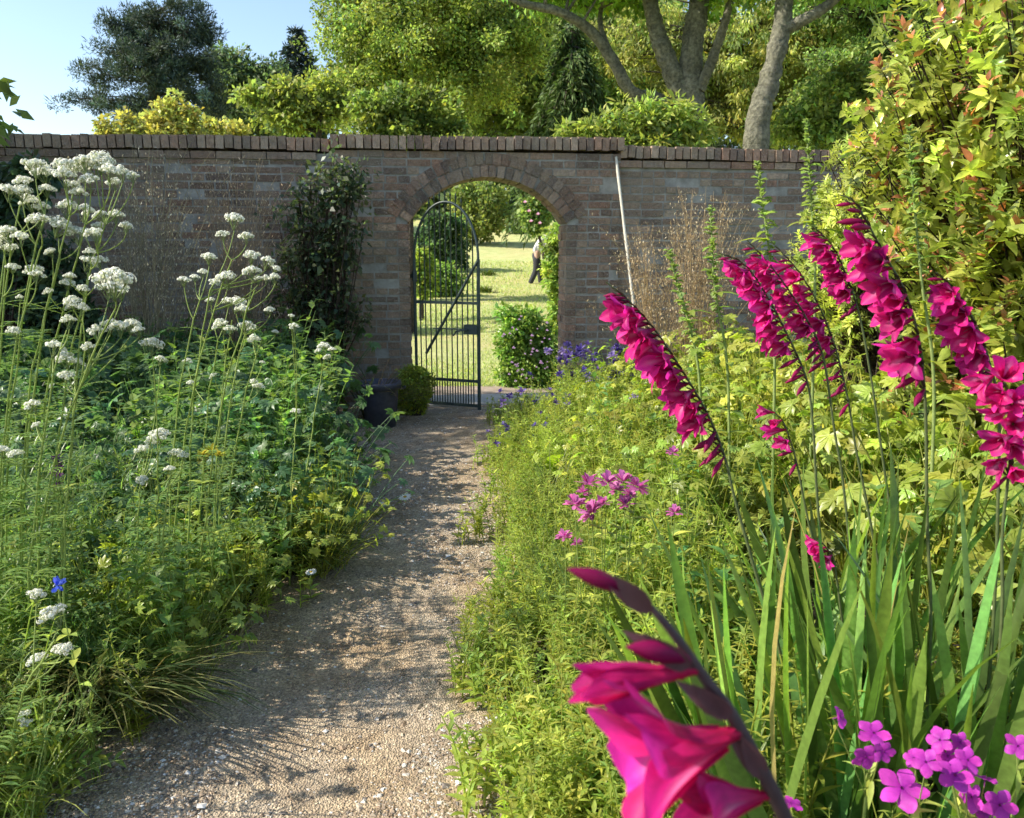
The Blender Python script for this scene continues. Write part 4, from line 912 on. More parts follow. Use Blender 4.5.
# ------------------------------------------------------------------ gladioli
MAG = (0.62, 0.008, 0.16); MAG2 = (0.66, 0.024, 0.25); REDM = (0.55, 0.01, 0.08); BUDC = (0.13, 0.012, 0.055); STG = (0.12, 0.15, 0.06); BRACT = (0.075, 0.05, 0.04)
def glad_flower(seed, open_=1.0, hi=False, wide=0.50):
    """flower axis along +x, length 1"""
    rng = np.random.default_rng(seed); g = G(); n = 6
    a = np.arange(n)*math.pi/3+math.pi/2+rng.normal(0, 0.12, n); ring = np.array([1, 0, 1, 0, 1, 0])
    R0 = np.stack([np.zeros(n), np.cos(a), np.sin(a)], -1)
    ks = np.linspace(0, 1, 9 if hi else 6)
    prof = np.interp(ks, [0, 0.3, 0.6, 0.8, 0.93, 1.0], [0.28, 0.55, 1.0, 0.98, 0.7, 0.15])
    D = unit(np.array([1.0, 0, 0])+R0*(0.16+0.16*open_))
    L = 0.95+rng.normal(0, 0.06, n); col = vary(rng, MAG, n, 0.18, 0.06); bright = math.exp(rng.normal(0, 0.25)); tp = np.clip(vary(rng, MAG2, n, 0.25, 0.1)*bright, 0, 0.9); col = col*bright
    base = np.array([0.12, 0, 0.0])+R0*0.05
    if hi: g.petals(rng, base, D, R0*-1.0, L*(0.9+0.2*rng.random(n)), wide*(0.8+0.35*ring), prof, (0.2+0.9*open_)*(0.5+0.8*rng.random(n)), 0.55, 0.22, vary(rng, REDM, n, 0.1, 0.03), tp, (0.85, 0.45, 0.62), 18, 13)
    else: g.petals(rng, base, D, R0*-1.0, L*(0.8+0.35*rng.random(n)), 0.40*(0.75+0.35*ring), prof, (0.2+0.8*open_)*(0.3+1.3*rng.random(n)), 0.5, 0.3, col*[0.8, 0.8, 0.7], tp, (0.75, 0.3, 0.5), 8, 5)
    p = bez([0, 0, 0], [0.08, 0, 0.02], [0.2, 0, 0.0], 5); g.tubes(p, [0.045, 0.05, 0.055, 0.065, 0.075], 8 if hi else 6, REDM)
    if open_ > 0.5:
        for k in range(3):
            g.tubes(bez([0.2, 0, 0], [0.4, 0.02*(k-1), 0.08], [0.62, 0.05*(k-1), 0.06], 5), 0.014, 4, (0.55, 0.25, 0.35))
    return g.mesh('flower', M_PETAL)
def glad_bud(seed, slim=1.0):
    rng = np.random.default_rng(seed); g = G(); k = 8; x = np.linspace(0, 0.9, k)
    path = np.stack([x, 0*x, -0.10*x*x], -1); g.tubes(path, np.array([0.035, 0.055, 0.075, 0.095, 0.10, 0.085, 0.05, 0.008])*slim, 7, vary(rng, (0.30, 0.008, 0.09), 1, 0.2, 0.05))
    return g.mesh('bud', M_PETAL)
def glad_bract():
    g = G(); D = np.array([[1.0, 0, 0.25], [1.0, 0, -0.25]]); g.blades(np.zeros((2, 3)), D, np.array([[0, 0, 1.0], [0, 0, -1.0]]), [0.55, 0.45], 0.16, LANCE, 0.3, 0.6, np.array([BRACT, BRACT])); return g.mesh('bract', M_STEM)
FLW = [glad_flower(600+k, o_) for k, o_ in enumerate((0.95, 0.75, 0.6, 0.85, 0.7, 0.35, 0.5, 0.8, 0.65, 0.2))]
BUD = [glad_bud(620+k, s) for k, s in enumerate((1.0, 0.8, 1.1))]
BRM = glad_bract()
def basis(x, up=UP):
    x = unit(np.asarray(x, float)); y = unit(np.cross(up, x)); z = np.cross(x, y); return np.stack([x, y, z], 1)
def gladiolus(label, pts, Y, fl, flen, seed, flower_rng=(0.06, 1.0), nfl=10, lower=None, face=(-1, -0.18, -0.42), buds=2, leaves=5, spent=2, leafdir=None):
    """pts: stem pixels from tip downwards within flowering part; lower: further stem pixels to below the frame"""
    rng = np.random.default_rng(seed); nfl = int(nfl*1.3)
    top = [at(px, py, Y) for px, py in pts]; low = [at(px, py, Y) for px, py in (lower or [])]
    end = low[-1] if low else top[-1]
    foot = np.array([end[0]+0.04, Y+0.03, 0.03])
    ctrl = top+low+[foot]
    path = spline(np.array(ctrl), 60)
    t = empty('gladiolus', foot, label, 'flower', 'magenta gladioli of the right border')
    g = G(); g.tubes(path[::-1], np.linspace(0.0043, 0.0014, 60), 6, np.linspace(0, 1, 1)[:, None]*0+np.array([STG]))
    child(g, 'stem', t, M_STEM)
    # flowering part = arc length from 0 to end of pts
    seg = np.linalg.norm(np.diff(path, axis=0), axis=1); s = np.concatenate([[0], np.cumsum(seg)])
    Lf = s[int(60*(len(top)-1)/(len(ctrl)-1))]
    face = unit(np.array(face, float))
    for k in range(nfl):
        f = (k+0.3)/nfl; ss = Lf*(flower_rng[0]+(flower_rng[1]-flower_rng[0])*f)
        i = min(np.searchsorted(s, ss), 58); p = path[i]; tan = unit(path[max(i-1, 0)]-path[i+1])      # up the stem
        side = (1 if k % 2 else -1)*0.45; sidev = unit(np.cross(tan, face))
        ax = unit(face+sidev*side+tan*(0.55-0.75*f)+rng.normal(0, 0.12, 3))
        r3 = basis(ax)
        r3 = r3@np.array(Matrix.Rotation(rng.normal(0, 0.4), 3, 'X'))
        if k < buds: me, nm, sc = BUD[k % 3], 'bud', flen*(0.6+0.15*k)
        elif k >= nfl-spent: me, nm, sc = BUD[rng.integers(3)], 'bud', flen*0.95
        else: me, nm, sc = FLW[rng.integers(10)], 'flower', flen*(0.80+0.28*rng.random())
        place(me, nm, t, p, r3, sc)
        place(BRM, 'bract', t, p, basis(unit(ax*0.7+tan)), flen*0.8)
    # sword leaves
    for k in range(leaves):
        a = rng.random()*6.28; b = foot+np.array([math.cos(a)*0.04, math.sin(a)*0.04, 0]); ln = 0.65+0.4*rng.random()
        ld = np.array([rng.normal(-0.05, 0.22), rng.normal(0, 0.15), 1.0]) if leafdir is None else np.array([leafdir+rng.normal(0, 0.1), rng.normal(0, 0.12), 1.0])
        g = G(); g.blades([b], [ld], np.array([math.cos(a), math.sin(a), 0.1]), ln, 0.018+0.013*rng.random(), SWORD, rng.normal(0.0, 0.35), 0.18, vary(rng, (0.12, 0.20, 0.05), 1, 0.4, 0.12)); child(g, 'leaf', t, M_LEAF)
gladiolus('magenta gladiolus spike leaning furthest left, beside the wall foot', [(606, 282), (628, 300), (655, 330), (685, 375), (708, 415), (724, 455)], 1.75, None, 0.075, 701, nfl=22, lower=[(735, 500), (752, 560), (790, 700)], buds=3, spent=5)
gladiolus('leftmost of the three magenta gladiolus spikes side by side at middle right', [(719, 253), (745, 265), (765, 293), (781, 322), (806, 378)], 2.0, None, 0.062, 702, nfl=17, lower=[(813, 428), (816, 480), (826, 640)], buds=2, spent=6)
gladiolus('middle one of the three magenta gladiolus spikes side by side', [(747, 240), (770, 265), (790, 292), (806, 318), (823, 357)], 2.05, None, 0.060, 703, nfl=15, lower=[(834, 428), (845, 500), (856, 640)], buds=2, spent=5)
gladiolus('rightmost of the three magenta gladiolus spikes, tipped with dark buds', [(771, 241), (799, 272), (820, 308), (836, 350), (848, 400)], 2.1, None, 0.060, 704, nfl=16, lower=[(856, 450), (870, 520), (890, 640)], buds=2, spent=7)
gladiolus('short magenta gladiolus spike behind the tallest one', [(812, 226), (831, 244), (845, 272), (858, 310)], 2.2, None, 0.062, 705, nfl=12, lower=[(868, 360), (880, 440), (900, 600)], buds=2, spent=2)
gladiolus('tallest magenta gladiolus spike with widely open flowers', [(840, 195), (852, 200), (863, 215), (884, 254), (905, 292), (919, 340), (924, 385)], 1.6, None, 0.070, 706, nfl=17, lower=[(926, 430), (927, 520), (930, 650)], buds=4, spent=3)
gladiolus('magenta gladiolus spike low at the right with open flowers under the shrub', [(936, 272), (952, 288), (966, 306), (980, 335), (992, 372)], 1.6, None, 0.064, 707, nfl=14, lower=[(999, 410), (998, 500), (992, 640)], buds=3, spent=3)
gladiolus('magenta gladiolus cut by the right edge of the picture', [(985, 368), (1003, 382), (1012, 410), (1012, 440), (1008, 480)], 1.5, None, 0.066, 708, nfl=9, lower=[(1002, 540), (1000, 650)], buds=0, spent=1, face=(-0.6, -0.7, -0.2))
gladiolus('small reddish gladiolus with only two open flowers among the leaves', [(768, 408), (782, 420), (790, 440), (797, 465)], 2.2, None, 0.055, 709, nfl=5, lower=[(808, 520), (830, 620)], buds=0, spent=2, leaves=4)
gladiolus('lowest small magenta gladiolus flower deep in the sword leaves', [(820, 540), (828, 550), (834, 562)], 1.9, None, 0.05, 710, nfl=4, lower=[(842, 620), (850, 680)], buds=0, spent=1, leaves=4)
# sword leaf clumps
def sword_clump(label, foot_px, Y, n, spread, lean, seed, L=(0.6, 1.0), col=(0.145, 0.235, 0.06)):
    rng = np.random.default_rng(seed); f = at(foot_px, 500, Y); f[2] = 0.03
    t = empty('sword_leaf_clump', f, label, 'plant', 'sword leaved gladiolus clumps')
    for k in range(n):
        a = rng.random()*6.28; ln = L[0]+(L[1]-L[0])*rng.random()
        b = f+np.array([rng.normal(0, spread*0.22), rng.normal(0, 0.06), 0]); d = np.array([lean+rng.normal(0, spread), rng.normal(-0.02, 0.14), 1.0])
        c = vary(rng, col, 1, 0.5, 0.15) if rng.random() > 0.02 else np.array([[0.45, 0.36, 0.16]])
        g = G(); g.blades([b], [d], np.array([math.cos(a), math.sin(a), 0.05]), ln, 0.02+0.02*rng.random(), SWORD, rng.normal(0.05, 0.3), 0.15, c, c*[1.15, 1.1, 0.8]); child(g, 'leaf', t, M_LEAF)
sword_clump('sword leaves leaning left towards the path', 805, 1.55, 30, 0.17, -0.36, 801, (0.7, 1.05))
sword_clump('upright sword leaves under the tallest magenta spike', 900, 1.6, 34, 0.14, -0.02, 802)
sword_clump('sword leaves leaning right at the right edge of the picture', 985, 1.5, 26, 0.2, 0.18, 803)
sword_clump('sword leaves behind, between the three side by side spikes', 860, 2.05, 26, 0.15, -0.05, 804)

# foreground gladiolus, close to the lens
def foreground():
    Y = 0.52; rng = np.random.default_rng(720)
    pp = [(628, 588), (655, 612), (682, 645), (706, 680), (730, 712), (752, 752), (772, 790), (800, 850), (850, 960)]
    ctrl = [at(px, py, Y) for px, py in pp]; foot = np.array([ctrl[-1][0]+0.14, 0.66, 0.03]); ctrl += [foot*0.5+ctrl[-1]*0.5+[0.02, 0, 0], foot]
    path = spline(np.array(ctrl), 70)
    t = empty('gladiolus', foot, 'blurred close-up magenta gladiolus spike in the bottom foreground', 'flower', 'magenta gladioli of the right border')
    g = G(); g.tubes(path[::-1], np.concatenate([np.linspace(0.007, 0.0055, 35), np.linspace(0.0055, 0.002, 35)]), 10, (0.10, 0.06, 0.065)); child(g, 'stem', t, M_STEM)
    FB = [glad_flower(740+k, o_, True, w_) for k, (o_, w_) in enumerate(((0.8, 0.54), (0.4, 0.5), (-0.25, 0.30)))]
    GB = glad_bud(750, 1.15); GB2 = glad_bud(751, 1.3)
    def flower(me, nm, a, b, dy, sc, roll=0.0):
        p, q = at(*a, Y), at(*b, Y+dy); place(me, nm, t, p, basis(q-p)@np.array(Matrix.Rotation(roll, 3, 'X')), np.linalg.norm(q-p)*sc)
    flower(FB[0], 'flower', (742, 732), (604, 776), -0.03, 0.98, 0.3)
    flower(FB[1], 'flower', (770, 796), (682, 806), -0.02, 0.95, 0.9)
    flower(FB[2], 'flower', (700, 670), (586, 682), -0.005, 0.97, 0.2)
    flower(GB2, 'bud', (692, 660), (628, 640), -0.015, 1.1)
    flower(GB, 'bud', (636, 594), (572, 564), 0.0, 1.15)
    for a, b in (((690, 668), (640, 640)), ((650, 610), (612, 582)), ((730, 716), (690, 690)), ((762, 775), (735, 740))):
        p, q = at(*a, Y), at(*b, Y-0.005); g = G(); d = unit(q-p); L = np.linalg.norm(q-p)*1.3
        g.blades(np.array([p, p+[0, -0.003, 0]]), np.array([d, unit(d+[0.1, -0.1, 0.1])]), np.array([[0.3, -1, 0.3], [0.2, -1, -0.2]]), [L, L*0.85], 0.016, LANCE, 0.15, 0.35, np.array([[0.16, 0.07, 0.085], [0.13, 0.06, 0.07]])); child(g, 'bract', t, M_STEM)
foreground()

# ------------------------------------------------------------------ phlox-like pink flowers at lower right
def five_petal(seed, col=(0.62, 0.07, 0.50)):
    rng = np.random.default_rng(seed); g = G(); a = np.arange(5)*2*math.pi/5+rng.normal(0, 0.06, 5)
    D = np.stack([np.cos(a), np.sin(a), np.full(5, 0.12)], -1)
    g.petals(rng, D*0.06, D, UP, 0.85+0.2*rng.random(5), 0.66+0.12*rng.random(5), [0.2, 0.42, 0.78, 1.0, 0.98, 0.72, 0.25], 0.35+rng.normal(0, 0.25, 5), -0.15, 0.3, vary(rng, (0.26, 0.01, 0.26), 5, 0.1, 0.03), vary(rng, col, 5, 0.12, 0.05), None, 9, 7)
    g.tubes([[0, 0, -0.7], [0, 0, -0.1], [0, 0, 0.04]], [0.05, 0.07, 0.08], 6, (0.25, 0.05, 0.22)); return g.mesh('flower', M_PETAL)
FIVE = [five_petal(860+k) for k in range(4)]
def pink_plant(label, foot_px, Y, fl, seed):
    rng = np.random.default_rng(seed); f = at(foot_px, 500, Y+0.1); f[2] = 0.03
    t = empty('pink_phlox', f, label, 'flower', 'pink five petalled flowers')
    top = at(np.mean([q[0] for q in fl]), max(q[1] for q in fl)+40, Y+0.05)
    g = G(); g.tubes(bez(f, (f+top)/2+[0.02, 0, 0], top, 8), 0.003, 5, VST); child(g, 'stem', t, M_STEM)
    for px, py, r in fl:
        p = at(px, py, Y+rng.normal(0, 0.03)); nrm = unit(np.array([-0.3, -0.65, 0.65])+rng.normal(0, 0.5, 3)); x = unit(np.cross(UP, nrm)); y = np.cross(nrm, x)
        g = G(); g.tubes(bez(top, (top+p)/2-UP*0.01, p-nrm*r*Y/FPX*0.7, 6), 0.0013, 4, VST)
        g.blades([top*0.6+p*0.4]*2, rng.normal(size=(2, 3))+UP*0.3, UP, 0.05, 0.01, LANCE, 0.5, 0.2, vary(rng, YG, 2)); child(g, 'flower_stalk', t, M_STEM)
        place(FIVE[rng.integers(4)], 'flower', t, p, np.stack([x, y, nrm], 1), r*Y/FPX*1.15)
pink_plant('small group of pink five-petalled flowers at the left of the lower right cluster', 870, 1.25, [(874, 733, 17), (866, 757, 15), (840, 717, 11), (884, 752, 11)], 871)
pink_plant('largest pink five-petalled flower facing the viewer at the bottom right', 905, 1.15, [(902, 788, 23), (926, 762, 15), (914, 758, 12)], 872)
pink_plant('crowded pink flowers right of the largest one at the bottom', 960, 1.2, [(940, 740, 15), (955, 775, 18), (968, 760, 14), (972, 797, 17), (1000, 805, 17), (985, 778, 12), (948, 756, 13), (960, 742, 11), (984, 812, 13)], 873)
pink_plant('pink flower cut by the right edge at the bottom', 1020, 1.2, [(1018, 746, 13)], 874)
pink_plant('single small pink flower low beside the blurred close-up stem', 790, 1.3, [(791, 803, 11)], 875)

# ------------------------------------------------------------------ mauve and blue flowers
def tuft_flower(seed, col, n=26):
    rng = np.random.default_rng(seed); g = G(); d = rdir(rng, n); d[:, 2] = np.abs(d[:, 2])*0.9+0.05
    g.blades(d*0.15, d, UP, 0.7+0.4*rng.random(n), 0.42, PETAL, 0.4, 0.15, vary(rng, col, n, 0.22, 0.05)); return g.mesh('flower', M_PETAL)
MAUVE = [tuft_flower(900+k, (0.55, 0.17, 0.38)) for k in range(4)]
BLUE = [tuft_flower(910+k, c_, 18) for k, c_ in enumerate(((0.13, 0.10, 0.36), (0.17, 0.13, 0.36), (0.26, 0.21, 0.42), (0.12, 0.10, 0.30)))]
BLUEC = [tuft_flower(915, (0.10, 0.18, 0.70), 22)]
PURP = [tuft_flower(916, (0.16, 0.03, 0.20), 18)]
def flower_plant(name, label, fl, Y, meshes, seed, group=None, dz=0.0, leafcol=YG, cat='flower'):
    rng = np.random.default_rng(seed); cx = np.mean([at(q[0], q[1], Y)[0] for q in fl]); f = np.array([cx, Y+0.05, 0.03])
    t = empty(name, f, label, cat, group)
    for px, py, r in fl:
        p = at(px, py, Y+rng.normal(0, 0.06)); b = f+rng.normal(0, 0.05, 3)*[1, 1, 0]
        path = bez(b, b*0.4+p*0.6-UP*0.05+rng.normal(0, 0.02, 3), p, 9); g = G(); g.tubes(path, np.linspace(0.003, 0.0013, 9), 5, VST)
        n = 10; i = rng.integers(1, 8, n); a = rng.random(n)*6.28; D = np.stack([np.cos(a), np.sin(a), np.full(n, 0.5)], -1); g.blades(path[i], D, UP, 0.06*(0.6+0.6*rng.random(n)), 0.022, LANCE, 0.6, 0.25, vary(rng, leafcol, n, 0.2, 0.1)); child(g, 'stem', t, M_STEM)
        m = np.array(Matrix.Rotation(rng.normal(0, 0.3), 3, 'X') @ Matrix.Rotation(rng.normal(0, 0.3), 3, 'Y') @ Matrix.Rotation(rng.random()*6.28, 3, 'Z')); place(meshes[rng.integers(len(meshes))], 'flower', t, p, m, r*Y/FPX)
flower_plant('mauve_aquilegia', 'mauve flower cluster on thin stems in the middle of the right border', [(588, 485, 13), (607, 483, 12), (623, 482, 13), (637, 487, 12), (575, 505, 11), (592, 514, 14), (602, 505, 10), (626, 505, 11), (583, 493, 8), (630, 495, 8), (615, 490, 9)], 2.5, MAUVE, 921)
flower_plant('mauve_aquilegia', 'two pale mauve flowers low left of the mauve cluster', [(565, 537, 9), (577, 544, 7)], 2.4, MAUVE, 922)
flower_plant('mauve_aquilegia', 'faint mauve flowers right of the mauve cluster near the spike stems', [(675, 513, 8), (673, 453, 7)], 2.5, MAUVE, 923)
flower_plant('blue_columbine', 'violet blue flower cluster in front of the right arch jamb', [(565, 359, 7), (570, 355, 6), (558, 362, 6), (548, 352, 5), (560, 375, 5), (578, 349, 4), (563, 352, 5)], 6.3, BLUE, 924)
flower_plant('blue_columbine', 'two deep blue flowers side by side right of the arch jamb', [(584, 372, 6), (594, 380, 7), (588, 377, 5), (609, 379, 4)], 6.0, BLUE, 925)
flower_plant('blue_columbine', 'dusky blue flowers below the arch jamb beside the threshold', [(555, 404, 6), (568, 406, 6), (552, 396, 4), (568, 398, 5), (530, 375, 4)], 5.6, BLUE, 926)
flower_plant('blue_columbine', 'small blue flowers at the path edge nearest the gate', [(503, 402, 4), (534, 426, 5), (496, 445, 5), (488, 432, 3)], 5.4, BLUE, 927)
flower_plant('blue_columbine', 'two small blue flowers on either side of the large lime leaves', [(579, 429, 6), (635, 397, 5)], 5.0, BLUE, 928)
flower_plant('cornflower', 'bright blue cornflower in the left foreground grass', [(57, 586, 9)], 2.0, BLUEC, 929)
flower_plant('purple_flower_spike', 'short dark purple flower spike at left among the leaves', [(57, 458, 5), (58, 464, 6), (57, 471, 7), (58, 478, 6), (57, 485, 5)], 2.5, PURP, 930)
rngb = np.random.default_rng(77)
flower_plant('blue_columbine', 'broad violet drift of small flowers along the wall foot right of the arch', [(float(560+70*rngb.random()), float(345+38*rngb.random()), float(3.5+2.5*rngb.random())) for _ in range(34)], 6.4, BLUE, 935)
flower_plant('blue_columbine', 'scattered violet flowers beside the threshold below the lilac shrub', [(float(498+75*rngb.random()), float(388+50*rngb.random()), float(3+2.5*rngb.random())) for _ in range(22)], 5.7, BLUE, 936)
def daisy_mesh():
    rng = np.random.default_rng(5); g = G(); n = 14; a = np.arange(n)*2*math.pi/n; D = np.stack([np.cos(a), np.sin(a), np.full(n, 0.1)], -1)
    g.blades(D*0.2, D, UP, 0.8, 0.3, PETAL, 0.2, 0, np.tile((0.8, 0.8, 0.78), (n, 1))); g.tubes([[0, 0, -0.1], [0, 0, 0.1], [0, 0, 0.16]], [0.2, 0.28, 0.1], 8, (0.6, 0.42, 0.05)); return g.mesh('flower', M_WHITE)
DAI = [daisy_mesh()]
flower_plant('white_daisy', 'white daisies leaning over the gravel from the left border', [(405, 497, 7), (385, 504, 6), (349, 532, 5)], 4.4, DAI, 931)
flower_plant('white_daisy', 'small white daisy at the left path edge', [(311, 572, 6)], 3.2, DAI, 932)
YEL = [tuft_flower(940, (0.42, 0.46, 0.05), 24)]
flower_plant('yellow_spurge', 'yellow green flower tuft between the valerian stems', [(211, 452, 9), (203, 455, 7), (219, 456, 7)], 2.7, YEL, 941)
# big lime leaved plant and green flower spires
def big_leaf(label, px, py, Y, seed, n=14):
    rng = np.random.default_rng(seed); f = at(px, py, Y); f[2] = 0.03; t = empty('broad_leaf_plant', f, label, 'plant', 'broad lime leaved plants')
    for k in range(n):
        a = k*2.4; d = np.array([math.cos(a)*0.5, math.sin(a)*0.5, 0.9+0.4*rng.random()]); g = G(); ln = 0.38+0.2*rng.random()
        g.blades([f+rng.normal(0, 0.03, 3)*[1, 1, 0]], [d], np.array([-math.cos(a), -math.sin(a), 0.4]), ln, 0.13, [0.1, 0.16, 0.6, 1.0, 0.95, 0.6, 0.05], 0.9, 0.2, vary(rng, (0.36, 0.44, 0.045), 1, 0.15, 0.08)); child(g, 'leaf', t, M_LEAF)
big_leaf('broad lime green leaves catching the sun left of the furthest left magenta spike', 612, 445, 4.9, 951)
big_leaf('small broad lime leaves near the path below the blue flowers', 558, 440, 5.0, 952, 9)
def spire(label, pts, Y, seed):
    rng = np.random.default_rng(seed); ctrl = [at(px, py, Y) for px, py in pts]; foot = np.array([ctrl[-1][0]+0.05, Y, 0.03]); path = spline(np.array(ctrl+[foot]), 40)
    t = empty('foxglove_spire', foot, label, 'plant', 'green foxglove spires')
    g = G(); g.tubes(path[::-1], np.linspace(0.008, 0.002, 40), 6, (0.28, 0.35, 0.12)); child(g, 'stem', t, M_STEM)
    g = G(); s = np.concatenate([[0], np.cumsum(np.linalg.norm(np.diff(path, axis=0), axis=1))]); n = 80; ss = np.abs(0.5*np.linspace(0.0, 1, n)**1.25+rng.normal(0, 0.004, n)); 
    P = np.stack([np.interp(ss, s, path[:, q]) for q in range(3)], -1); a = np.arange(n)*2.4+rng.normal(0, 0.5, n); D = np.stack([np.cos(a), np.sin(a), np.linspace(0.9, -0.1, n)+rng.normal(0, 0.3, n)], -1)
    ln = (0.012+0.026*np.sin(np.linspace(0.25, 2.6, n)))*(rng.random(n)*0.9+0.4); g.blades(P, D, UP, ln*1.2, ln*0.75, [0.2, 0.9, 1.0, 0.2], 0.6, 0.5, vary(rng, (0.34, 0.42, 0.15), n, 0.2, 0.1))
    g.tubes(np.stack([P, P+unit(D)*ln[:, None]*0.6, P+unit(D)*ln[:, None]], 1), np.array([0.001, 0.005, 0.002]), 5, (0.34, 0.42, 0.15)); child(g, 'seed_head', t, M_LEAF)
    g = G(); n = 16; i = rng.integers(18, 38, n); a = rng.random(n)*6.28; g.blades(path[i], np.stack([np.cos(a), np.sin(a), np.full(n, 0.3)], -1), UP, 0.14*(0.6+0.6*rng.random(n)), 0.045, OVATE, 0.8, 0.2, vary(rng, YG, n)); child(g, 'foliage', t, M_LEAF)
spire('tallest green spire rising above the right wall top', [(806, 122), (808, 150), (811, 200), (815, 300)], 3.5, 961)
spire('green spire in front of the right wall left of the tallest one', [(757, 162), (762, 200), (769, 250), (775, 330)], 3.5, 962)
spire('shorter green spire left of the three side by side magenta spikes', [(710, 206), (712, 240), (715, 290), (728, 380)], 3.6, 963)
spire('leftmost short green spire against the dry grass haze', [(669, 251), (676, 280), (688, 320), (700, 390)], 3.6, 964)
spire('green spire in front of the red tipped shrub', [(909, 128), (912, 177), (921, 276), (934, 400)], 2.9, 965)
# ------------------------------------------------------------------ right shrubs
def shrub(name, label, ells, Y, dY, nsub, rsub, nleaf, L, W, col, seed, mat, red=0.0, redcol=(0.50, 0.20, 0.10), footpx=950, hang=0.1, prof=OVATE, fold=0.3, slope=0.0):
    rng = np.random.default_rng(seed); foot = at(footpx, 500, Y); foot[2] = 0.03; t = empty(name, foot, label, 'shrub')
    sc = Y/FPX; wts = np.array([e[2]*e[3] for e in ells], float); wts /= wts.sum(); cen = []
    for e, wt in zip(ells, wts):
        m = max(2, int(nsub*wt)); d = rdir(rng, m)*(rng.random((m, 1))**0.35); cen.append(at(e[0], e[1], Y-(e[0]-footpx+70)*slope)+d*np.array([e[2]*sc, dY, e[3]*sc]))
    cen = np.concatenate(cen); m = len(cen); g = G(); tt = np.linspace(0, 1, 7)[None, :, None]
    hub = foot+np.array([0, 0, 0.4])+rng.normal(0, 0.15, (m, 3)); mid = hub*0.5+cen*0.5+np.stack([(hub-cen)[:, 0]*0.25, 0*hub[:, 0], 0.1+0*hub[:, 0]], -1)
    p = (1-tt)**2*hub[:, None]+2*tt*(1-tt)*mid[:, None]+tt*tt*cen[:, None]; g.tubes(p, np.linspace(0.011, 0.0025, 7), 5); g.tubes([foot-[0, 0, 0.1], foot+[0.02, 0, 0.3], foot+[0, 0, 0.6]], [0.07, 0.06, 0.05], 8)
    child(g, 'branches', t, M_TWIG)
    # shoots at each centre: leaves spiralling
    axis = unit(np.stack([rng.normal(0, 0.5, m), rng.normal(-0.3, 0.5, m), np.abs(rng.normal(0.6, 0.4, m))], -1))
    n = m*nleaf; idx = np.repeat(np.arange(m), nleaf); k = np.tile(np.arange(nleaf), m)/nleaf
    X = unit(np.cross(axis, rng.normal(size=(m, 3)))); Yv = np.cross(axis, X); a = np.tile(np.arange(nleaf)*2.4, m)+rng.normal(0, 0.3, n)
    out = X[idx]*np.cos(a)[:, None]+Yv[idx]*np.sin(a)[:, None]
    P = cen[idx]+axis[idx]*((k-0.5)*rsub*2)[:, None]; D = unit(out+axis[idx]*(0.1+1.2*k)[:, None]-UP*hang+rng.normal(0, 0.15, (n, 3)))
    base = vary(rng, col, m, 0.25, 0.1)[idx]; c = base*np.exp(rng.normal(0, 0.15, (n, 1))); isred = (rng.random(m) < red)[idx]&(k > 0.5)&(rng.random(n) < 0.55); c = np.where(isred[:, None], vary(rng, redcol, n, 0.3, 0.1), c)
    s = (1.1-0.5*k)*(0.8+0.4*rng.random(n)); lg = G(); lg.blades(P, D, axis[idx]+UP*0.4, L*s, W*s, prof, 0.35+rng.normal(0, 0.25, n), fold, np.clip(c, 0, 1)); child(lg, 'foliage', t, mat)
shrub('red_tipped_shrub', 'tall glossy shrub with reddish young shoots filling the right edge', [(985, 60, 75, 70), (905, 110, 45, 50), (930, 30, 40, 50), (960, 150, 95, 60), (1000, 240, 90, 80), (950, 90, 60, 60), (990, 330, 80, 70), (930, 210, 50, 60), (1050, 150, 60, 160), (960, 410, 80, 50), (1015, 210, 50, 120), (1000, 420, 60, 60), (1010, 290, 50, 60), (995, 350, 60, 50)], 4.0, 0.5, 1800, 0.05, 13, 0.068, 0.034, (0.36, 0.40, 0.085), 971, M_GLOSS, red=0.5, footpx=1000, slope=0.0085)
shrub('golden_leaf_shrub', 'rounded light golden green shrub before the right end of the wall', [(868, 180, 42, 46), (846, 215, 36, 40), (872, 235, 50, 50), (832, 265, 42, 45), (880, 290, 55, 60), (820, 310, 45, 40), (880, 150, 30, 26)], 5.2, 0.4, 700, 0.04, 18, 0.05, 0.018, (0.50, 0.53, 0.15), 972, M_LEAF, footpx=900, prof=LANCE, slope=0.004)
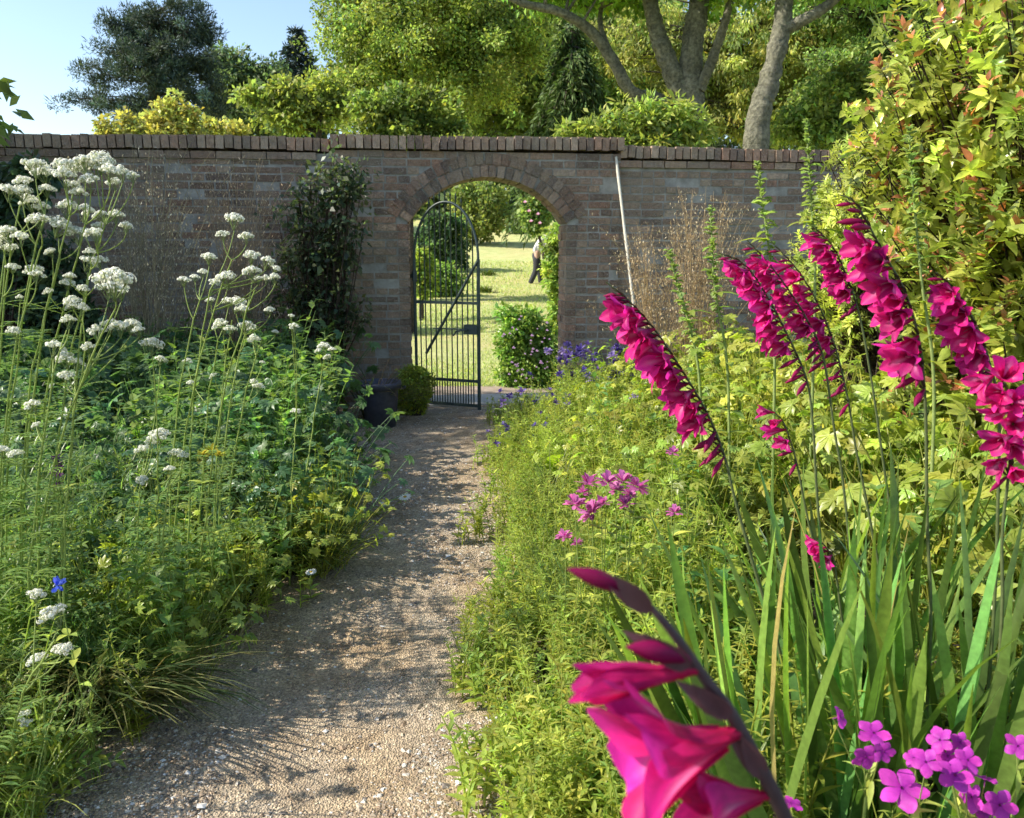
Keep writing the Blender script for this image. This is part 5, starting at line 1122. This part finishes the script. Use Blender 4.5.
# ------------------------------------------------------------------ dry oat grasses, climber and dark shrub at the wall
def oat(label, px, Y, n, xr, top, low, seed, col=(0.42, 0.32, 0.16), cc=(0.30, 0.24, 0.12), nsp=26):
    rng = np.random.default_rng(seed); f = at(px, 350, Y); f[2] = 0.03; t = empty('oat_grass', f, label, 'grass', 'tall dry oat grasses by the wall')
    for k in range(n):
        e = at(px+rng.normal(0, xr), top+(low-top)*rng.random()**1.3, Y+rng.normal(0, 0.15)); b = f+rng.normal(0, 0.07, 3)*[1, 1, 0]
        path = bez(b, [b[0]*0.75+e[0]*0.25, (b[1]+e[1])/2, e[2]*0.75], e, 14)
        g = G(); g.tubes(path, np.linspace(0.0034, 0.0014, 14), 4, col); m = int(nsp*0.75); tt = 0.55+0.45*rng.random(m); i = np.clip((tt*13).astype(int), 0, 12); P0 = path[i]
        d = rng.normal(0, 1, (m, 3))*[1, 1, 0.5]; P1 = P0+d*0.06+UP*0.02; P2 = P1+d*0.02-UP*0.02
        g.tubes(np.stack([P0, (P0+P1)/2+UP*0.01, P1], 1), 0.0006, 3, col)
        D = unit(-UP+rng.normal(0, 0.4, (m, 3))); g.rhombs(P1, D, rng.normal(size=(m, 3)), 0.026, 0.008, 0.2, vary(rng, cc, m, 0.25, 0.06)); child(g, 'flower_stem', t, M_DRY)
    g = G(); g.put(p_grass(rng, 130, 0.75, 0.006, (0.11, 0.12, 0.05), 0.7, 1.5, 0.07), f); child(g, 'leaf_tuft', t, M_DRY)
oat('dry oat grass haze against the dark left wall behind the tall valerian', 150, 6.6, 92, 46, 140, 300, 981, (0.40, 0.37, 0.26), (0.60, 0.55, 0.42), 34)
oat('second dry oat grass haze on the left wall beside the dark climber', 240, 6.8, 80, 34, 150, 320, 982, (0.40, 0.33, 0.23), (0.55, 0.45, 0.33))
oat('golden dry oat grass in front of the right wall beside the leaning cane', 695, 6.6, 92, 36, 185, 330, 983, (0.50, 0.40, 0.24), (0.62, 0.52, 0.34), 30)
oat('golden oat grass just right of the arch behind the furthest left magenta spike', 655, 6.9, 60, 24, 215, 330, 984, (0.50, 0.40, 0.24), (0.60, 0.50, 0.33))
def climber(name, label, ells, Y, n, L, W, col, seed, nl=40, rs=0.11, mat=None, footpx=320):
    rng = np.random.default_rng(seed); foot = at(footpx, 400, Y); foot[2] = 0.03; t = empty(name, foot, label, 'climber')
    cg, cen = crown(rng, ells, Y, 0.12, n, rs, nl, L, W, col, bias=(0, -0.5, 0), hang=0.5); g = G(); limbs(rng, foot+[0, 0, 0.1], cen, g, 0.012, 1, r1=0.003); child(g, 'stems', t, M_TWIG); child(cg, 'foliage', t, mat or M_LEAF)
climber('wall_climber', 'dark leafy climber on the wall left of the arch', [(318, 200, 38, 30), (330, 240, 34, 40), (310, 270, 40, 40), (335, 300, 34, 40), (345, 175, 24, 22), (300, 320, 45, 30)], 7.35, 170, 0.06, 0.032, (0.040, 0.052, 0.028), 985, nl=26, rs=0.14)
climber('dark_wall_shrub', 'dark shrub against the far left of the wall behind the tall valerian', [(10, 190, 40, 40), (-20, 250, 50, 50), (40, 270, 40, 40), (60, 320, 50, 40)], 6.6, 170, 0.08, 0.05, (0.035, 0.055, 0.032), 986, footpx=10)
bush('small yellow green clipped shrub in the shade between the tub and the gate', 415, 385, 15, 18, 7.35, 110, 0.06, 0.028, 0.018, (0.13, 0.15, 0.025), 987, name='clipped_shrub', mat=M_LEAF, nl=90, extra=[(413, 400, 15, 14)])
def arching(label, px, py, Y, n, L, col, seed, lean, name='arching_grass'):
    rng = np.random.default_rng(seed); f = at(px, py, Y); f[2] = 0.03; t = empty(name, f, label, 'grass')
    for q, (nn, ww) in enumerate(((n, 0.007), (n//2, 0.012))):
        g = G(); a = rng.normal(0, 1.3, nn); d = np.stack([np.sin(a)*0.6+lean, -np.cos(a)*0.3, 0.9+0.3*rng.random(nn)], -1)
        g.blades(f+rng.normal(0, 0.05, (nn, 3))*[1, 1, 0], d, np.stack([-d[:, 0], -d[:, 1], 0.6+0*a], -1), L*(0.6+0.6*rng.random(nn)), ww, GRASS, 0.9+0.8*rng.random(nn), 0, vary(rng, col if q == 0 else (0.09, 0.13, 0.04), nn, 0.25, 0.1)); child(g, 'blades', t, M_DRY)
arching('arching straw coloured grass beside the gate behind the tub', 372, 420, 7.1, 90, 0.95, (0.22, 0.18, 0.10), 988, 0.2)
arching('arching pale green grass tussock in the left foreground', 95, 640, 2.35, 170, 0.55, (0.22, 0.23, 0.09), 989, 0.15, 'grass_tussock')
arching('bright green grassy tussock spilling towards the path on the left', 285, 520, 3.6, 170, 0.5, (0.13, 0.20, 0.04), 990, 0.2, 'grass_tussock')
g = G(); a, b = ground(233, 665), at(252, 618, 2.95); g.tubes(bez(a, (a+b)/2+[-0.03, 0, 0.03], b, 8), np.linspace(0.004, 0.006, 8), 6, (0.42, 0.36, 0.22))
tag(g.obj('dry_stalk', M_DRY), 'pale broken dry stalk standing at the left path edge', 'stalk')

f0 = np.array([-7.7, 6.2, 0.0])
def W0(x, y, z):
    d = np.array([x, y, z-CAMZ]); f = d[1]*CP-d[2]*SP; u = d[1]*SP+d[2]*CP; return (512+FPX*d[0]/f, 409-FPX*u/f)
tree('garden_tree', 'tree outside the left edge of the picture, only a hanging leaf tip shows', 'tree', f0,
     [([f0-[0, 0, 0.2], f0+[0.1, 0, 1.5], f0+[0.2, -0.1, 3.5], f0+[0.1, 0, 6.0]], [0.2, 0.17, 0.12, 0.04]), ([f0+[0.2, -0.1, 2.2], f0+[1.6, 0.1, 3.0], at(-20, 98, 6.4)], [0.05, 0.03, 0.006])],
     [(*W0(-7.5, 6.3, 3.2), 220, 170), (*W0(-7.5, 6.3, 5.0), 220, 190), (*W0(-7.2, 6.3, 2.2), 130, 80), (-30, 104, 4, 4)], 6.3, 1.8, 330, 0.32, 45, 0.12, 0.055, (0.07, 0.10, 0.03), M_TREE, 995, lr=0.02)
